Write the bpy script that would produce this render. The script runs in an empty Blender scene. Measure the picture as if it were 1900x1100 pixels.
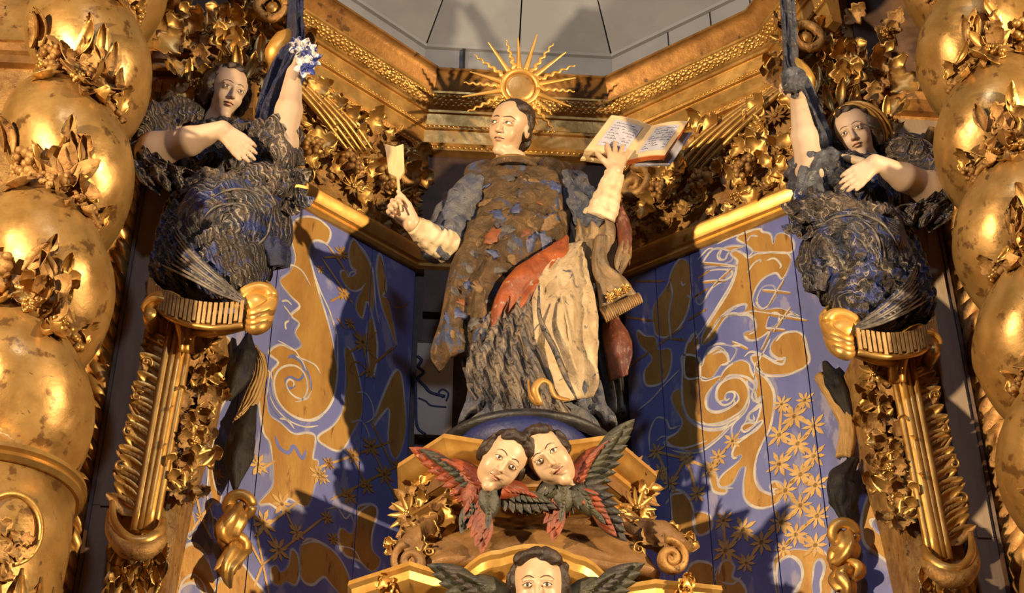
import bpy, bmesh, math, random
import numpy as np
from math import sin, cos, pi, radians, sqrt, atan2
from mathutils import Vector, Matrix
from mathutils.geometry import tessellate_polygon

SC = bpy.context.scene
COL = SC.collection
rnd = random.Random(7)

# ------------------------------------------------------------------ camera
F_PX, PITCH, YAW, DIST = 3000.0, radians(35), radians(4.5), 6.2
TGT = np.array([0.0, 0.0, 5.15])
FW = np.array([sin(YAW)*cos(PITCH), cos(YAW)*cos(PITCH), sin(PITCH)])
RT = np.array([cos(YAW), -sin(YAW), 0.0])
UP = np.cross(RT, FW)
CAM = TGT - DIST*FW
cd = bpy.data.cameras.new('camera')
cam = bpy.data.objects.new('camera', cd)
COL.objects.link(cam)
cd.sensor_width = 36.0
cd.lens = 36.0*F_PX/1900.0
cd.clip_start = 0.05
cam.matrix_world = Matrix(((RT[0], UP[0], -FW[0], CAM[0]), (RT[1], UP[1], -FW[1], CAM[1]),
                           (RT[2], UP[2], -FW[2], CAM[2]), (0, 0, 0, 1)))
SC.camera = cam

# ------------------------------------------------------------------ world, lamps, exposure
SC.view_settings.view_transform = 'Standard'
SC.view_settings.look = 'None'
SC.view_settings.exposure = 0.0
SC.view_settings.gamma = 1.0
SC.view_settings.use_curve_mapping = False
wd = bpy.data.worlds.new('church_interior')
SC.world = wd
wd.use_nodes = True
wd.node_tree.nodes['Background'].inputs[0].default_value = (0.62, 0.66, 0.85, 1)
wd.node_tree.nodes['Background'].inputs[1].default_value = 0.020


def lamp(name, loc, aim, energy, color, size, spread=None):
    ld = bpy.data.lights.new(name, 'AREA')
    ld.shape = 'DISK'
    ld.size = size
    ld.energy = energy
    ld.color = color
    if spread: ld.spread = spread
    o = bpy.data.objects.new(name, ld)
    COL.objects.link(o)
    d = Vector(aim)-Vector(loc)
    o.location = loc
    o.rotation_euler = d.to_track_quat('-Z', 'Y').to_euler()
    return o


# two warm floodlights hung on the nave pillars, one cool window high behind the viewer
lamp('floodlight', (-4.7, -4.7, 4.3), (0.3, 0.2, 5.1), 760, (1.0, 0.74, 0.44), 0.20)
lamp('floodlight', (4.9, -4.7, 4.3), (-0.1, 0.2, 5.1), 800, (1.0, 0.74, 0.44), 0.20)
lamp('window_light', (-0.9, -8.0, 8.6), (0, 0, 5.2), 140, (0.62, 0.74, 1.0), 0.6)

# ------------------------------------------------------------------ helpers: pixels, meshes, tags
XC = 0.065


def ray(px, py): return FW*F_PX + RT*(px-950) + UP*(550-py)


def at(px, py, Y):
    r = ray(px, py)
    return CAM + r*((Y-CAM[1])/r[1])


def atp(px, py, p0, n):
    r = ray(px, py)
    return CAM + r*(np.dot(np.asarray(p0)-CAM, n)/np.dot(r, n))


def ppm(p): return F_PX/np.dot(np.asarray(p)-CAM, FW)     # pixels per metre at a point


WM = {}


def link(o, parent=None, M=None):
    COL.objects.link(o)
    M = M or Matrix.Identity(4)
    WM[o.name] = M
    if parent is not None:
        o.parent = parent
        o.matrix_parent_inverse = WM[parent.name].inverted()
    o.matrix_basis = M
    return o


def tag(o, label=None, cat=None, group=None, kind=None):
    if label: o['label'] = label
    if cat: o['category'] = cat
    if group: o['group'] = group
    if kind: o['kind'] = kind
    return o


def thing(name, loc, label, cat, group=None, kind=None):
    o = bpy.data.objects.new(name, None)
    o.empty_display_size = 0.05
    link(o, None, Matrix.Translation(Vector(loc)))
    return tag(o, label, cat, group, kind)


def mesh_of(name, verts, faces, mat=None, smooth=True):
    me = bpy.data.meshes.new(name)
    me.from_pydata([tuple(map(float, v)) for v in verts], [], [tuple(map(int, f)) for f in faces])
    me.validate(verbose=False)
    if smooth and len(me.polygons): me.polygons.foreach_set('use_smooth', [True]*len(me.polygons))
    if mat: me.materials.append(mat)
    me.update()
    return me


def sharp(me, deg=38):
    try: me.set_sharp_from_angle(angle=radians(deg))
    except Exception: pass
    return me


def obj(name, verts, faces, mat, parent=None, smooth=True, M=None, ang=None):
    me = mesh_of(name, verts, faces, mat, smooth)
    if ang: sharp(me, ang)
    return link(bpy.data.objects.new(name, me), parent, M)


def inst(name, me, parent, M):
    return link(bpy.data.objects.new(name, me), parent, M)


class MB:
    def __init__(s): s.v = []; s.f = []

    def add(s, v, f):
        n = len(s.v)
        s.v += [tuple(p) for p in v]
        s.f += [tuple(i+n for i in q) for q in f]
        return s

    def box(s, lo, hi):
        x0, y0, z0 = lo; x1, y1, z1 = hi
        return s.add([(x0, y0, z0), (x1, y0, z0), (x1, y1, z0), (x0, y1, z0), (x0, y0, z1), (x1, y0, z1), (x1, y1, z1), (x0, y1, z1)],
                     [(0, 3, 2, 1), (4, 5, 6, 7), (0, 1, 5, 4), (1, 2, 6, 5), (2, 3, 7, 6), (3, 0, 4, 7)])

    def tube(s, path, rad, n=8, flat=1.0, ref=None, cap=True):
        path = np.asarray(path, float); m = len(path)
        rad = np.broadcast_to(np.asarray(rad, float), (m,)) if np.ndim(rad) < 1 or len(np.atleast_1d(rad)) == m else np.interp(np.linspace(0, 1, m), np.linspace(0, 1, len(rad)), rad)
        T = np.gradient(path, axis=0)
        T /= np.linalg.norm(T, axis=1)[:, None]+1e-9
        r = np.array(ref if ref is not None else (0.13, -1, 0.21), float)
        v = []
        for i in range(m):
            a = r - T[i]*np.dot(r, T[i]); a /= np.linalg.norm(a)+1e-9
            b = np.cross(T[i], a)
            if ref is None: r = a
            for k in range(n):
                t = 2*pi*k/n
                v.append(path[i] + rad[i]*(b*cos(t) + a*flat*sin(t)))
        f = []
        for i in range(m-1):
            for k in range(n):
                f.append((i*n+k, i*n+(k+1) % n, (i+1)*n+(k+1) % n, (i+1)*n+k))
        if cap:
            f.append(tuple(range(n))[::-1]); f.append(tuple((m-1)*n+k for k in range(n)))
        return s.add(v, f)

    def lathe(s, prof, center=(0, 0, 0), n=32, a0=0.0, a1=2*pi):
        full = abs(a1-a0-2*pi) < 1e-6
        m = n if full else n+1
        v = []
        for (r, z) in prof:
            for k in range(m):
                t = a0+(a1-a0)*k/n
                v.append((center[0]+r*cos(t), center[1]+r*sin(t), center[2]+z))
        f = []
        for i in range(len(prof)-1):
            for k in range(n):
                k2 = (k+1) % m
                f.append((i*m+k, i*m+k2, (i+1)*m+k2, (i+1)*m+k))
        return s.add(v, f)

    def sweep(s, prof, path, closed_prof=True):
        """prof: (out, up) pairs; path: plan polyline (x, y), out = to the viewer's side (right of travel)."""
        P = [np.array(p, float) for p in path]
        m = len(P); v = []
        for i in range(m):
            d0 = P[i]-P[i-1] if i > 0 else P[1]-P[0]
            d1 = P[i+1]-P[i] if i < m-1 else P[i]-P[i-1]
            d0 /= np.linalg.norm(d0); d1 /= np.linalg.norm(d1)
            n0 = np.array([d0[1], -d0[0]]); n1 = np.array([d1[1], -d1[0]])
            nn = n0+n1; nn /= np.linalg.norm(nn); k = 1/max(0.3, np.dot(nn, n0))
            for (o, z) in prof:
                q = P[i]+nn*o*k
                v.append((q[0], q[1], z))
        L = len(prof); f = []
        for i in range(m-1):
            for j in range(L if closed_prof else L-1):
                j2 = (j+1) % L
                f.append((i*L+j, (i+1)*L+j, (i+1)*L+j2, i*L+j2))
        f.append(tuple(range(L))[::-1]); f.append(tuple((m-1)*L+j for j in range(L)))
        return s.add(v, f)

    def xform(s, M):
        s.v = [tuple(M @ Vector(p)) for p in s.v]; return s

    def build(s, name, mat, parent=None, smooth=True, M=None, ang=None):
        return obj(name, s.v, s.f, mat, parent, smooth, M, ang)

    def mesh(s, name, mat, smooth=True, ang=None):
        me = mesh_of(name, s.v, s.f, mat, smooth)
        return sharp(me, ang) if ang else me


def crom(pts, n=8, closed=False):
    """Catmull-Rom through points."""
    P = [np.array(p, float) for p in pts]
    if len(P) < 3: return np.array([P[0]+(P[-1]-P[0])*t for t in np.linspace(0, 1, n)])
    out = []; m = len(P)
    for i in range(m if closed else m-1):
        if closed: a, b, c, d = P[(i-1) % m], P[i], P[(i+1) % m], P[(i+2) % m]
        else:
            a = P[i-1] if i else 2*P[0]-P[1]; b = P[i]; c = P[i+1]; d = P[i+2] if i+2 < m else 2*P[-1]-P[-2]
        for t in np.linspace(0, 1, n, endpoint=False):
            out.append(0.5*((2*b)+(c-a)*t+(2*a-5*b+4*c-d)*t*t+(3*b-a-3*c+d)*t**3))
    if not closed: out.append(P[-1])
    return np.array(out)


def frame(pos, nrm, up=(0, 0, 1), spin=0.0, sc=1.0):
    """matrix: local z = outward normal, local y = 'up' spun about it."""
    n = Vector(nrm).normalized(); u = Vector(up)
    u = (u - n*u.dot(n))
    if u.length < 1e-5: u = Vector((1, 0, 0)) - n*n.x
    u.normalize(); x = u.cross(n)
    R = Matrix((x, u, n)).transposed()
    R = R @ Matrix.Rotation(spin, 3, 'Z')
    if not hasattr(sc, '__len__'): sc = (sc, sc, sc)
    return Matrix.Translation(Vector(pos)) @ R.to_4x4() @ Matrix.Diagonal((*sc, 1))


from mathutils.bvhtree import BVHTree


def picker(o):
    """where the sight line through a picture point meets an object."""
    me = o.data; M = WM[o.name]
    t = BVHTree.FromPolygons([M @ v.co for v in me.vertices], [tuple(p.vertices) for p in me.polygons])

    def hit(px, py):
        r = Vector(ray(px, py)).normalized()
        p, n, i, d = t.ray_cast(Vector(CAM), r)
        if p is None: return None, None
        if n.dot(r) > 0: n = -n
        return np.array(p), np.array(n)
    return hit


# ------------------------------------------------------------------ noise (numpy value noise)
def _h(i, j, k, s):
    n = (i*374761393 + j*668265263 + k*2147483647 + s*1274126177) & 0xffffffff
    n = ((n ^ (n >> 13))*1274126177) & 0xffffffff
    return ((n ^ (n >> 16)) & 0xffff)/65535.0


def vnoise(P, fr, seed=0):
    Q = np.asarray(P, float)*fr
    I = np.floor(Q).astype(np.int64); f = Q-I; f = f*f*(3-2*f)
    r = 0
    for a in (0, 1):
        wa = f[..., 0] if a else 1-f[..., 0]
        for b in (0, 1):
            wb = f[..., 1] if b else 1-f[..., 1]
            for c in (0, 1):
                wc = f[..., 2] if c else 1-f[..., 2]
                r = r + wa*wb*wc*_h(I[..., 0]+a, I[..., 1]+b, I[..., 2]+c, seed)
    return r*2-1


# ------------------------------------------------------------------ signed distance modelling
def smin(a, b, k):
    if k <= 0: return np.minimum(a, b)
    h = np.clip(0.5+0.5*(b-a)/k, 0, 1)
    return b*(1-h)+a*h-k*h*(1-h)


def cone(P, a, b, ra, rb):
    a = np.asarray(a, float); b = np.asarray(b, float)
    ba = b-a; pa = P-a
    t = np.clip((pa@ba)/(ba@ba+1e-12), 0, 1)
    return np.linalg.norm(pa-t[:, None]*ba, axis=1)-(ra+(rb-ra)*t)


def ell(P, c, r, R=None):
    q = P-np.asarray(c, float)
    if R is not None: q = q@R
    q = q/np.asarray(r, float)
    k0 = np.linalg.norm(q, axis=1); k1 = np.linalg.norm(q/np.asarray(r, float), axis=1)
    return k0*(k0-1)/(k1+1e-9)


def rbox(P, c, h, r, R=None):
    q = P-np.asarray(c, float)
    if R is not None: q = q@R
    q = np.abs(q)-(np.asarray(h, float)-r)
    return np.linalg.norm(np.maximum(q, 0), axis=1)+np.minimum(q.max(axis=1), 0)-r


def snet(f, lo, hi, h, B=10, slack=1.35):
    """surface nets over a sparse grid; returns verts, faces (quads, outward)."""
    lo = np.asarray(lo, float); hi = np.asarray(hi, float)
    nb = np.maximum(1, np.ceil((hi-lo)/h/B).astype(int)); N = nb*B+1
    G = np.full(N, 1.0, np.float32)
    bi = np.stack(np.meshgrid(*[np.arange(k) for k in nb], indexing='ij'), -1).reshape(-1, 3)
    ctr = lo+(bi+0.5)*B*h
    d = f(ctr)
    keep = np.abs(d) < slack*B*h*0.87+0.012
    neg = (~keep) & (d < 0)
    for b in bi[neg]: G[b[0]*B:b[0]*B+B+1, b[1]*B:b[1]*B+B+1, b[2]*B:b[2]*B+B+1] = -1
    o = np.stack(np.meshgrid(*[np.arange(B+1)]*3, indexing='ij'), -1).reshape(-1, 3)
    kb = bi[keep]
    for c in range(0, len(kb), 300):
        ch = kb[c:c+300]
        idx = (ch[:, None, :]*B+o[None]).reshape(-1, 3)
        G[idx[:, 0], idx[:, 1], idx[:, 2]] = f(lo+idx*h)
    ins = G < 0
    cnt = np.zeros(N-1, np.int8)
    for a in (0, 1):
        for b in (0, 1):
            for c in (0, 1): cnt += ins[a:N[0]-1+a, b:N[1]-1+b, c:N[2]-1+c]
    act = (cnt > 0) & (cnt < 8)
    ci = np.argwhere(act)
    vid = np.full(N-1, -1, np.int32); vid[act] = np.arange(len(ci))
    acc = np.zeros((len(ci), 3)); w = np.zeros(len(ci))
    cor = [(a, b, c) for a in (0, 1) for b in (0, 1) for c in (0, 1)]
    val = {k: G[ci[:, 0]+k[0], ci[:, 1]+k[1], ci[:, 2]+k[2]] for k in cor}
    for k in cor:
        for ax in range(3):
            if k[ax]: continue
            k2 = list(k); k2[ax] = 1; k2 = tuple(k2)
            a = val[k]; b = val[k2]; m = (a < 0) != (b < 0)
            t = np.where(m, a/(a-b+1e-12), 0)
            p = np.tile(np.array(k, float), (len(ci), 1)); p[:, ax] += t
            acc[m] += p[m]; w[m] += 1
    V = lo+(ci+acc/np.maximum(w, 1)[:, None])*h
    faces = []
    for ax in range(3):
        sl0 = [slice(1, N[i]-1) for i in range(3)]; sl1 = list(sl0)
        sl0[ax] = slice(0, N[ax]-1); sl1[ax] = slice(1, N[ax])
        A = ins[tuple(sl0)]; Bm = ins[tuple(sl1)]
        e = np.argwhere(A != Bm)
        if not len(e): continue
        flip = A[e[:, 0], e[:, 1], e[:, 2]]
        u, v = [(1, 2), (2, 0), (0, 1)][ax]
        c = e.copy(); c[:, u] += 1; c[:, v] += 1
        q = []
        for du, dv in ((-1, -1), (0, -1), (0, 0), (-1, 0)):
            g = c.copy(); g[:, u] += du; g[:, v] += dv
            q.append(vid[g[:, 0], g[:, 1], g[:, 2]])
        q = np.stack(q, 1); q[~flip] = q[~flip][:, ::-1]
        faces.append(q[(q >= 0).all(1)])
    Fc = np.concatenate(faces) if faces else np.zeros((0, 4), int)
    return V, Fc


def fast_obj(name, V, Fc, mat, parent=None, M=None):
    me = bpy.data.meshes.new(name)
    me.vertices.add(len(V)); me.vertices.foreach_set('co', np.asarray(V, np.float32).ravel())
    me.loops.add(Fc.size); me.loops.foreach_set('vertex_index', Fc.astype(np.int32).ravel())
    me.polygons.add(len(Fc)); me.polygons.foreach_set('loop_start', np.arange(0, Fc.size, 4, dtype=np.int32))
    me.polygons.foreach_set('loop_total', np.full(len(Fc), 4, np.int32))
    me.update(calc_edges=True); me.validate(verbose=False)
    me.polygons.foreach_set('use_smooth', [True]*len(me.polygons))
    if mat: me.materials.append(mat)
    return link(bpy.data.objects.new(name, me), parent, M)


# ------------------------------------------------------------------ materials
MATS = {}


def mat(name, c1, c2=None, c3=None, rough=0.5, metal=0.0, scale=8.0, bump=0.3, bscale=30.0, lo=0.4, hi=0.6, dist=0.01,
        stretch=(1, 1, 1), warp=0.0, spec=0.5, t3=0.62, rough2=None, scale3=None, c4=None, scale4=45.0, t4=0.60, streak=None, wdist=7.0):
    """procedural: noise blend of up to three paints, fine bump."""
    m = bpy.data.materials.new(name); m.use_nodes = True; MATS[name] = m
    nt = m.node_tree; N = nt.nodes; L = nt.links
    b = N['Principled BSDF']
    tc = N.new('ShaderNodeTexCoord'); mp = N.new('ShaderNodeMapping')
    mp.inputs['Scale'].default_value = stretch
    geo = N.new('ShaderNodeNewGeometry')
    L.new(geo.outputs['Position'], mp.inputs[0])
    co = mp.outputs[0]

    def noise(sc, det=6, rg=0.6, ds=0.0):
        n = N.new('ShaderNodeTexNoise'); n.inputs['Scale'].default_value = sc
        n.inputs['Detail'].default_value = det; n.inputs['Roughness'].default_value = rg
        n.inputs['Distortion'].default_value = ds
        L.new(co, n.inputs['Vector']); return n.outputs['Fac']

    def ramp(src, a, z):
        r = N.new('ShaderNodeMapRange'); r.inputs['From Min'].default_value = a; r.inputs['From Max'].default_value = z
        L.new(src, r.inputs['Value']); return r.outputs['Result']

    def mix(f, A, B):
        x = N.new('ShaderNodeMix'); x.data_type = 'RGBA'
        L.new(f, x.inputs['Factor'])
        for s, v in ((x.inputs[6], A), (x.inputs[7], B)):
            if isinstance(v, tuple): s.default_value = (*v, 1)
            else: L.new(v, s)
        return x.outputs[2]
    col = c1
    if c2: col = mix(ramp(noise(scale, 7, 0.62, warp), lo, hi), c1, c2)
    if c3: col = mix(ramp(noise(scale3 or scale*2.3, 5, 0.6, warp*1.5), t3, t3+0.06), col, c3)
    wave = None
    if streak:
        wv = N.new('ShaderNodeTexWave'); wv.wave_type = 'BANDS'; wv.bands_direction = 'DIAGONAL'
        wv.inputs['Scale'].default_value = streak; wv.inputs['Distortion'].default_value = wdist
        wv.inputs['Detail'].default_value = 5; wv.inputs['Detail Scale'].default_value = 0.5; wv.inputs['Detail Roughness'].default_value = 0.66
        L.new(co, wv.inputs['Vector']); wave = wv.outputs['Fac']
        mk = N.new('ShaderNodeMath'); mk.operation = 'MULTIPLY'
        L.new(ramp(wave, 0.86, 1.0), mk.inputs[0]); L.new(ramp(noise(scale*0.9, 4), 0.40, 0.62), mk.inputs[1])
        col = mix(mk.outputs[0], mix(ramp(wave, 0.10, 0.0), col, (0.012, 0.011, 0.014)), c4)
    elif c4: col = mix(ramp(noise(scale4, 6, 0.7, 1.2), t4, t4+0.05), col, c4)
    if isinstance(col, tuple): b.inputs['Base Color'].default_value = (*col, 1)
    else: L.new(col, b.inputs['Base Color'])
    b.inputs['Metallic'].default_value = metal
    b.inputs['Specular IOR Level'].default_value = spec
    if rough2 is not None:
        r = N.new('ShaderNodeMapRange'); r.inputs['From Min'].default_value = 0.35; r.inputs['From Max'].default_value = 0.65
        r.inputs['To Min'].default_value = rough; r.inputs['To Max'].default_value = rough2
        L.new(noise(scale*1.7, 5), r.inputs['Value']); L.new(r.outputs['Result'], b.inputs['Roughness'])
    else: b.inputs['Roughness'].default_value = rough
    if bump > 0:
        bp = N.new('ShaderNodeBump'); bp.inputs['Strength'].default_value = bump; bp.inputs['Distance'].default_value = dist
        hgt = noise(bscale, 8, 0.65, warp)
        if wave is not None:
            ad = N.new('ShaderNodeMath'); ad.operation = 'MULTIPLY_ADD'; ad.inputs[1].default_value = 0.45
            L.new(wave, ad.inputs[0]); L.new(hgt, ad.inputs[2]); hgt = ad.outputs[0]
        L.new(hgt, bp.inputs['Height']); L.new(bp.outputs[0], b.inputs['Normal'])
    return m


GOLD = mat('gilded_wood', (0.56, 0.33, 0.095), (0.40, 0.215, 0.055), (0.20, 0.10, 0.03), rough=0.30, rough2=0.5, metal=0.72, scale=7, bump=0.25, bscale=38, dist=0.006, t3=0.68)
GOLD_S = mat('burnished_gold', (0.45, 0.265, 0.085), (0.33, 0.18, 0.05), (0.18, 0.09, 0.028), rough=0.25, rough2=0.48, metal=0.55, scale=6, bump=0.16, bscale=14, dist=0.012, t3=0.58, c4=(0.16, 0.085, 0.03), scale4=16, t4=0.64)
GOLD_D = mat('old_tarnished_gold', (0.42, 0.24, 0.075), (0.27, 0.13, 0.035), (0.11, 0.055, 0.02), rough=0.42, rough2=0.65, metal=0.5, scale=14, bump=0.55, bscale=45, dist=0.01, t3=0.6)
GOLD_B = mat('bright_gilding', (0.74, 0.43, 0.11), (0.60, 0.31, 0.065), None, rough=0.30, rough2=0.45, metal=0.6, scale=9, bump=0.15, bscale=30, dist=0.004)
WOODGREY = mat('bare_grey_board', (0.23, 0.17, 0.115), (0.15, 0.105, 0.07), (0.08, 0.055, 0.04), rough=0.75, scale=5, stretch=(1, 1, 0.12), bump=0.35, bscale=22, spec=0.25)
BROWN = mat('dark_brown_wood', (0.085, 0.042, 0.018), (0.045, 0.022, 0.01), None, rough=0.6, scale=8, bump=0.3)
BRONZE = mat('brown_gilt_moulding', (0.34, 0.165, 0.04), (0.20, 0.09, 0.022), (0.10, 0.045, 0.014), rough=0.34, rough2=0.5, metal=0.55, scale=6, bump=0.2, t3=0.6)
GREY = mat('grey_painted_board', (0.215, 0.22, 0.24), (0.17, 0.175, 0.195), None, rough=0.7, scale=2, bump=0.1, bscale=8, spec=0.3)
BLUE = mat('blue_painted_plank', (0.135, 0.15, 0.37), (0.10, 0.115, 0.31), (0.24, 0.23, 0.36), rough=0.5, scale=5, bump=0.25, bscale=26, stretch=(1, 1, 0.35), t3=0.56)
HALO = mat('lavender_halo_paint', (0.27, 0.27, 0.42), (0.20, 0.20, 0.36), None, rough=0.5, scale=9, bump=0.1)
OCHRE = mat('ochre_gold_paint', (0.47, 0.255, 0.06), (0.36, 0.18, 0.04), (0.22, 0.10, 0.03), rough=0.42, metal=0.25, scale=9, stretch=(1, 1, 0.3), bump=0.3, bscale=40, t3=0.62)
OUTL = mat('cream_outline_paint', (0.56, 0.51, 0.43), (0.38, 0.35, 0.36), None, rough=0.5, scale=14, bump=0.1)
STARM = mat('gold_star_paint', (0.60, 0.385, 0.14), (0.46, 0.27, 0.09), None, rough=0.45, metal=0.2, scale=20, bump=0.1)
DARKSEAM = mat('dark_joint', (0.012, 0.01, 0.01), rough=0.9, bump=0)

# ================================================================== THE NICHE (setting)
SPL = radians(50)
XM = 0.08


def wB(s): return np.array([XC+s*0.435, 0.42])
def wd_(s): return np.array([s*sin(SPL), -cos(SPL)])
def wn_(s): return np.array([-s*cos(SPL), -sin(SPL)])


def W(s, a, z, o=0.0):
    p = wB(s)+wd_(s)*a+wn_(s)*o
    return np.array([p[0], p[1], z])


def wpx(s, px, py, o=0.0):
    p0 = W(s, 0, 5, o); n = np.append(wn_(s), 0)
    q = atp(px, py, p0, n)
    return np.array([np.dot(q[:2]-wB(s), wd_(s)), q[2]])


WALL_A = 1.08
Z_LO, Z_MOULD, Z_COR, Z_TOP = 3.2, 5.60, 6.20, 6.54
SIDE = {-1: 'left', 1: 'right'}

# masonry behind the planks
for s in (-1, 1):
    m = MB()
    q = [W(s, 0, 0, -0.03), W(s, WALL_A, 0, -0.03), W(s, WALL_A, 0, -0.13), W(s, -0.05, 0, -0.13)]
    v = [(p[0], p[1], Z_LO) for p in q]+[(p[0], p[1], 7.6) for p in q]
    m.add(v, [(0, 1, 2, 3), (7, 6, 5, 4), (0, 4, 5, 1), (1, 5, 6, 2), (2, 6, 7, 3), (3, 7, 4, 0)])
    w = m.build('wall_'+SIDE[s], DARKSEAM, None, False)
    tag(w, 'slanted %s side wall of the niche, blue planks with gold painted scrollwork' % SIDE[s], kind='structure')
    globals()['WALL_'+SIDE[s].upper()] = w
m = MB().box((XC-0.47, 0.44, Z_LO), (XC+0.47, 0.54, 7.6))
WALL_BACK = tag(m.build('wall_back', BROWN, None, False), 'dark back wall of the niche behind the saint', kind='structure')
WALLS = {-1: WALL_LEFT, 1: WALL_RIGHT}

# planks on the splayed walls
SEAMS = {-1: [0.0, 0.235, wpx(-1, 505, 600)[0], 0.80, 1.0, WALL_A], 1: [0.0, 0.16, wpx(1, 1292, 650)[0], wpx(1, 1437, 1050)[0]+0.02, 0.78, WALL_A]}
for s in (-1, 1):
    S = sorted(SEAMS[s]); SEAMS[s] = S
    for i in range(len(S)-1):
        a0, a1 = S[i]+0.0022, S[i+1]-0.0022
        b = [W(s, a0, 0, 0), W(s, a1, 0, 0), W(s, a1, 0, -0.03), W(s, a0, 0, -0.03)]
        v = [(p[0], p[1], Z_LO) for p in b]+[(p[0], p[1], Z_MOULD) for p in b]
        m = MB().add(v, [(0, 1, 2, 3), (7, 6, 5, 4), (0, 4, 5, 1), (1, 5, 6, 2), (2, 6, 7, 3), (3, 7, 4, 0)])
        m.build('plank', BLUE, WALLS[s], False)


def clip(poly, a0, a1):
    for sg, lim in ((1, a0), (-1, a1)):
        out = []
        for i in range(len(poly)):
            p, q = poly[i-1], poly[i]
            dp, dq = sg*(p[0]-lim), sg*(q[0]-lim)
            if (dp < 0) != (dq < 0):
                t = dp/(dp-dq); out.append(p+(q-p)*t)
            if dq >= 0: out.append(q)
        poly = out
        if len(poly) < 3: return []
    return poly


def paint_polys(s, polys, name, material, off, parent):
    m = MB()
    S = SEAMS[s]
    for poly in polys:
        poly = [np.array(p, float) for p in poly]
        tris = [[0, 1, 2, 3]] if len(poly) == 4 else [list(t) for t in tessellate_polygon([[Vector((p[0], p[1], 0)) for p in poly]])]
        for t in tris:
            q = [poly[i] for i in t]
            for i in range(len(S)-1):
                c = clip(q, S[i]+0.0022, S[i+1]-0.0022)
                if len(c) < 3: continue
                m.add([W(s, p[0], p[1], off) for p in c], [tuple(range(len(c)))])
    if not m.v: return None
    o = m.build(name, material, parent, False)
    # face the viewer
    me = o.data; n = Vector((*wn_(s), 0))
    bm = bmesh.new(); bm.from_mesh(me)
    for f in bm.faces:
        if f.normal.dot(n) < 0: f.normal_flip()
    bm.to_mesh(me); bm.free()
    return o


def fill(s, pts, name='painted_scroll', material=None, off=0.0008, smooth=True, rim=True):
    P = [wpx(s, *p) for p in pts]
    if smooth: P = list(crom(P, 4, True))
    o = paint_polys(s, [P], name, material or OCHRE, off, WALLS[s])
    if o is not None and rim:
        C = np.array(P+P[:2])
        wv = 0.55+0.45*np.sin(np.arange(len(C))*0.23+len(C))
        Q = [[a, b, c, d] for a, b, c, d in ribbon_quads(C, 0.015, 0.015)]
        paint_polys(s, Q, 'painted_halo', HALO, 0.0005, o)
        Q = ribbon_quads(C, 1.0, 1.0); R = []
        for i, (a, b, c, d) in enumerate(Q):
            w0 = 0.0052*wv[i]; w1 = 0.0052*wv[i+1]
            m0 = (a+d)/2; m1 = (b+c)/2
            R.append([m0+(a-m0)*w0*2, m1+(b-m1)*w1*2, m1+(c-m1)*w1*2, m0+(d-m0)*w0*2])
        paint_polys(s, R, 'painted_outline', OUTL, 0.0014, o)
    return o


def ribbon_quads(P, w0, w1=None):
    P = np.asarray(P); T = np.gradient(P, axis=0); T /= np.linalg.norm(T, axis=1)[:, None]+1e-9
    Nn = np.stack([-T[:, 1], T[:, 0]], 1)
    n = len(P); t = np.linspace(0, 1, n)
    w = w0*(np.minimum(1, np.minimum(t, 1-t)*7+0.25)) if w1 is None else w0+(w1-w0)*t
    A = P+Nn*w[:, None]/2; B = P-Nn*w[:, None]/2
    return [[A[i], A[i+1], B[i+1], B[i]] for i in range(n-1)]


def stroke(s, pts, w=4.0, name='painted_line', material=None, off=0.0016, parent=None):
    P = crom([wpx(s, *p) for p in pts], 7)
    return paint_polys(s, ribbon_quads(P, w/470.0), name, material or OUTL, off, parent or WALLS[s])


def star(s, px, py, r=27, n=8, rot=0.2, parent=None, material=None):
    c = wpx(s, px, py); polys = []
    for k in range(n):
        t = rot+2*pi*k/n; d = np.array([cos(t), sin(t)]); e = np.array([-d[1], d[0]])
        L = r/470.0*(1.0 if k % 2 == 0 else 0.82); wv = L*0.15
        polys.append([c-e*wv*0.3, c+d*L*0.6-e*wv, c+d*L, c+d*L*0.6+e*wv, c+e*wv*0.3])
    polys.append([c+np.array([cos(t), sin(t)])*r/470.0*0.16 for t in np.linspace(0, 2*pi, 8, endpoint=False)])
    return paint_polys(s, polys, 'painted_star', material or STARM, 0.0024, WALLS[s])


def lattice(s, pts, pairs, w=4.5):
    for i, j in pairs: stroke(s, [pts[i], ((pts[i][0]+pts[j][0])/2, (pts[i][1]+pts[j][1])/2), pts[j]], w, 'painted_lattice_bar', STARM, 0.002)


# ---- left wall painting
fill(-1, [(541, 445), (543, 418), (560, 404), (582, 404), (602, 415), (613, 431), (608, 450), (598, 450), (584, 447), (575, 456), (574, 475), (580, 500), (592, 545), (606, 590),
          (618, 640), (625, 690), (622, 722), (611, 752), (592, 775), (570, 780), (545, 772), (523, 755), (510, 735), (506, 712), (503, 690), (516, 672), (498, 655), (520, 640), (545, 650), (560, 640),
          (548, 618), (555, 600), (540, 585), (556, 568), (538, 548), (520, 522), (538, 505), (548, 480)])
fill(-1, [(655, 444), (647, 470), (651, 495), (660, 505), (652, 513), (645, 505), (634, 503), (633, 515), (645, 535), (660, 540), (671, 535), (678, 525), (668, 545), (660, 570), (672, 590), (682, 560), (700, 640), (690, 700), (680, 620), (690, 580), (694, 530), (688, 495), (672, 465)])
fill(-1, [(705, 470), (712, 500), (716, 535), (710, 550), (720, 560), (735, 640), (720, 600), (706, 560), (698, 500)])
fill(-1, [(640, 645), (655, 660), (668, 715), (672, 760), (655, 800), (632, 836), (600, 825), (590, 810), (618, 790), (636, 760), (642, 710)])
fill(-1, [(484, 700), (500, 690), (494, 740), (500, 770), (520, 785), (545, 805), (570, 803), (585, 812), (580, 850), (590, 860), (575, 930), (560, 938), (535, 925), (520, 945), (500, 935), (480, 935), (505, 905), (508, 880), (505, 850), (500, 820), (488, 800), (480, 740)])
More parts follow.
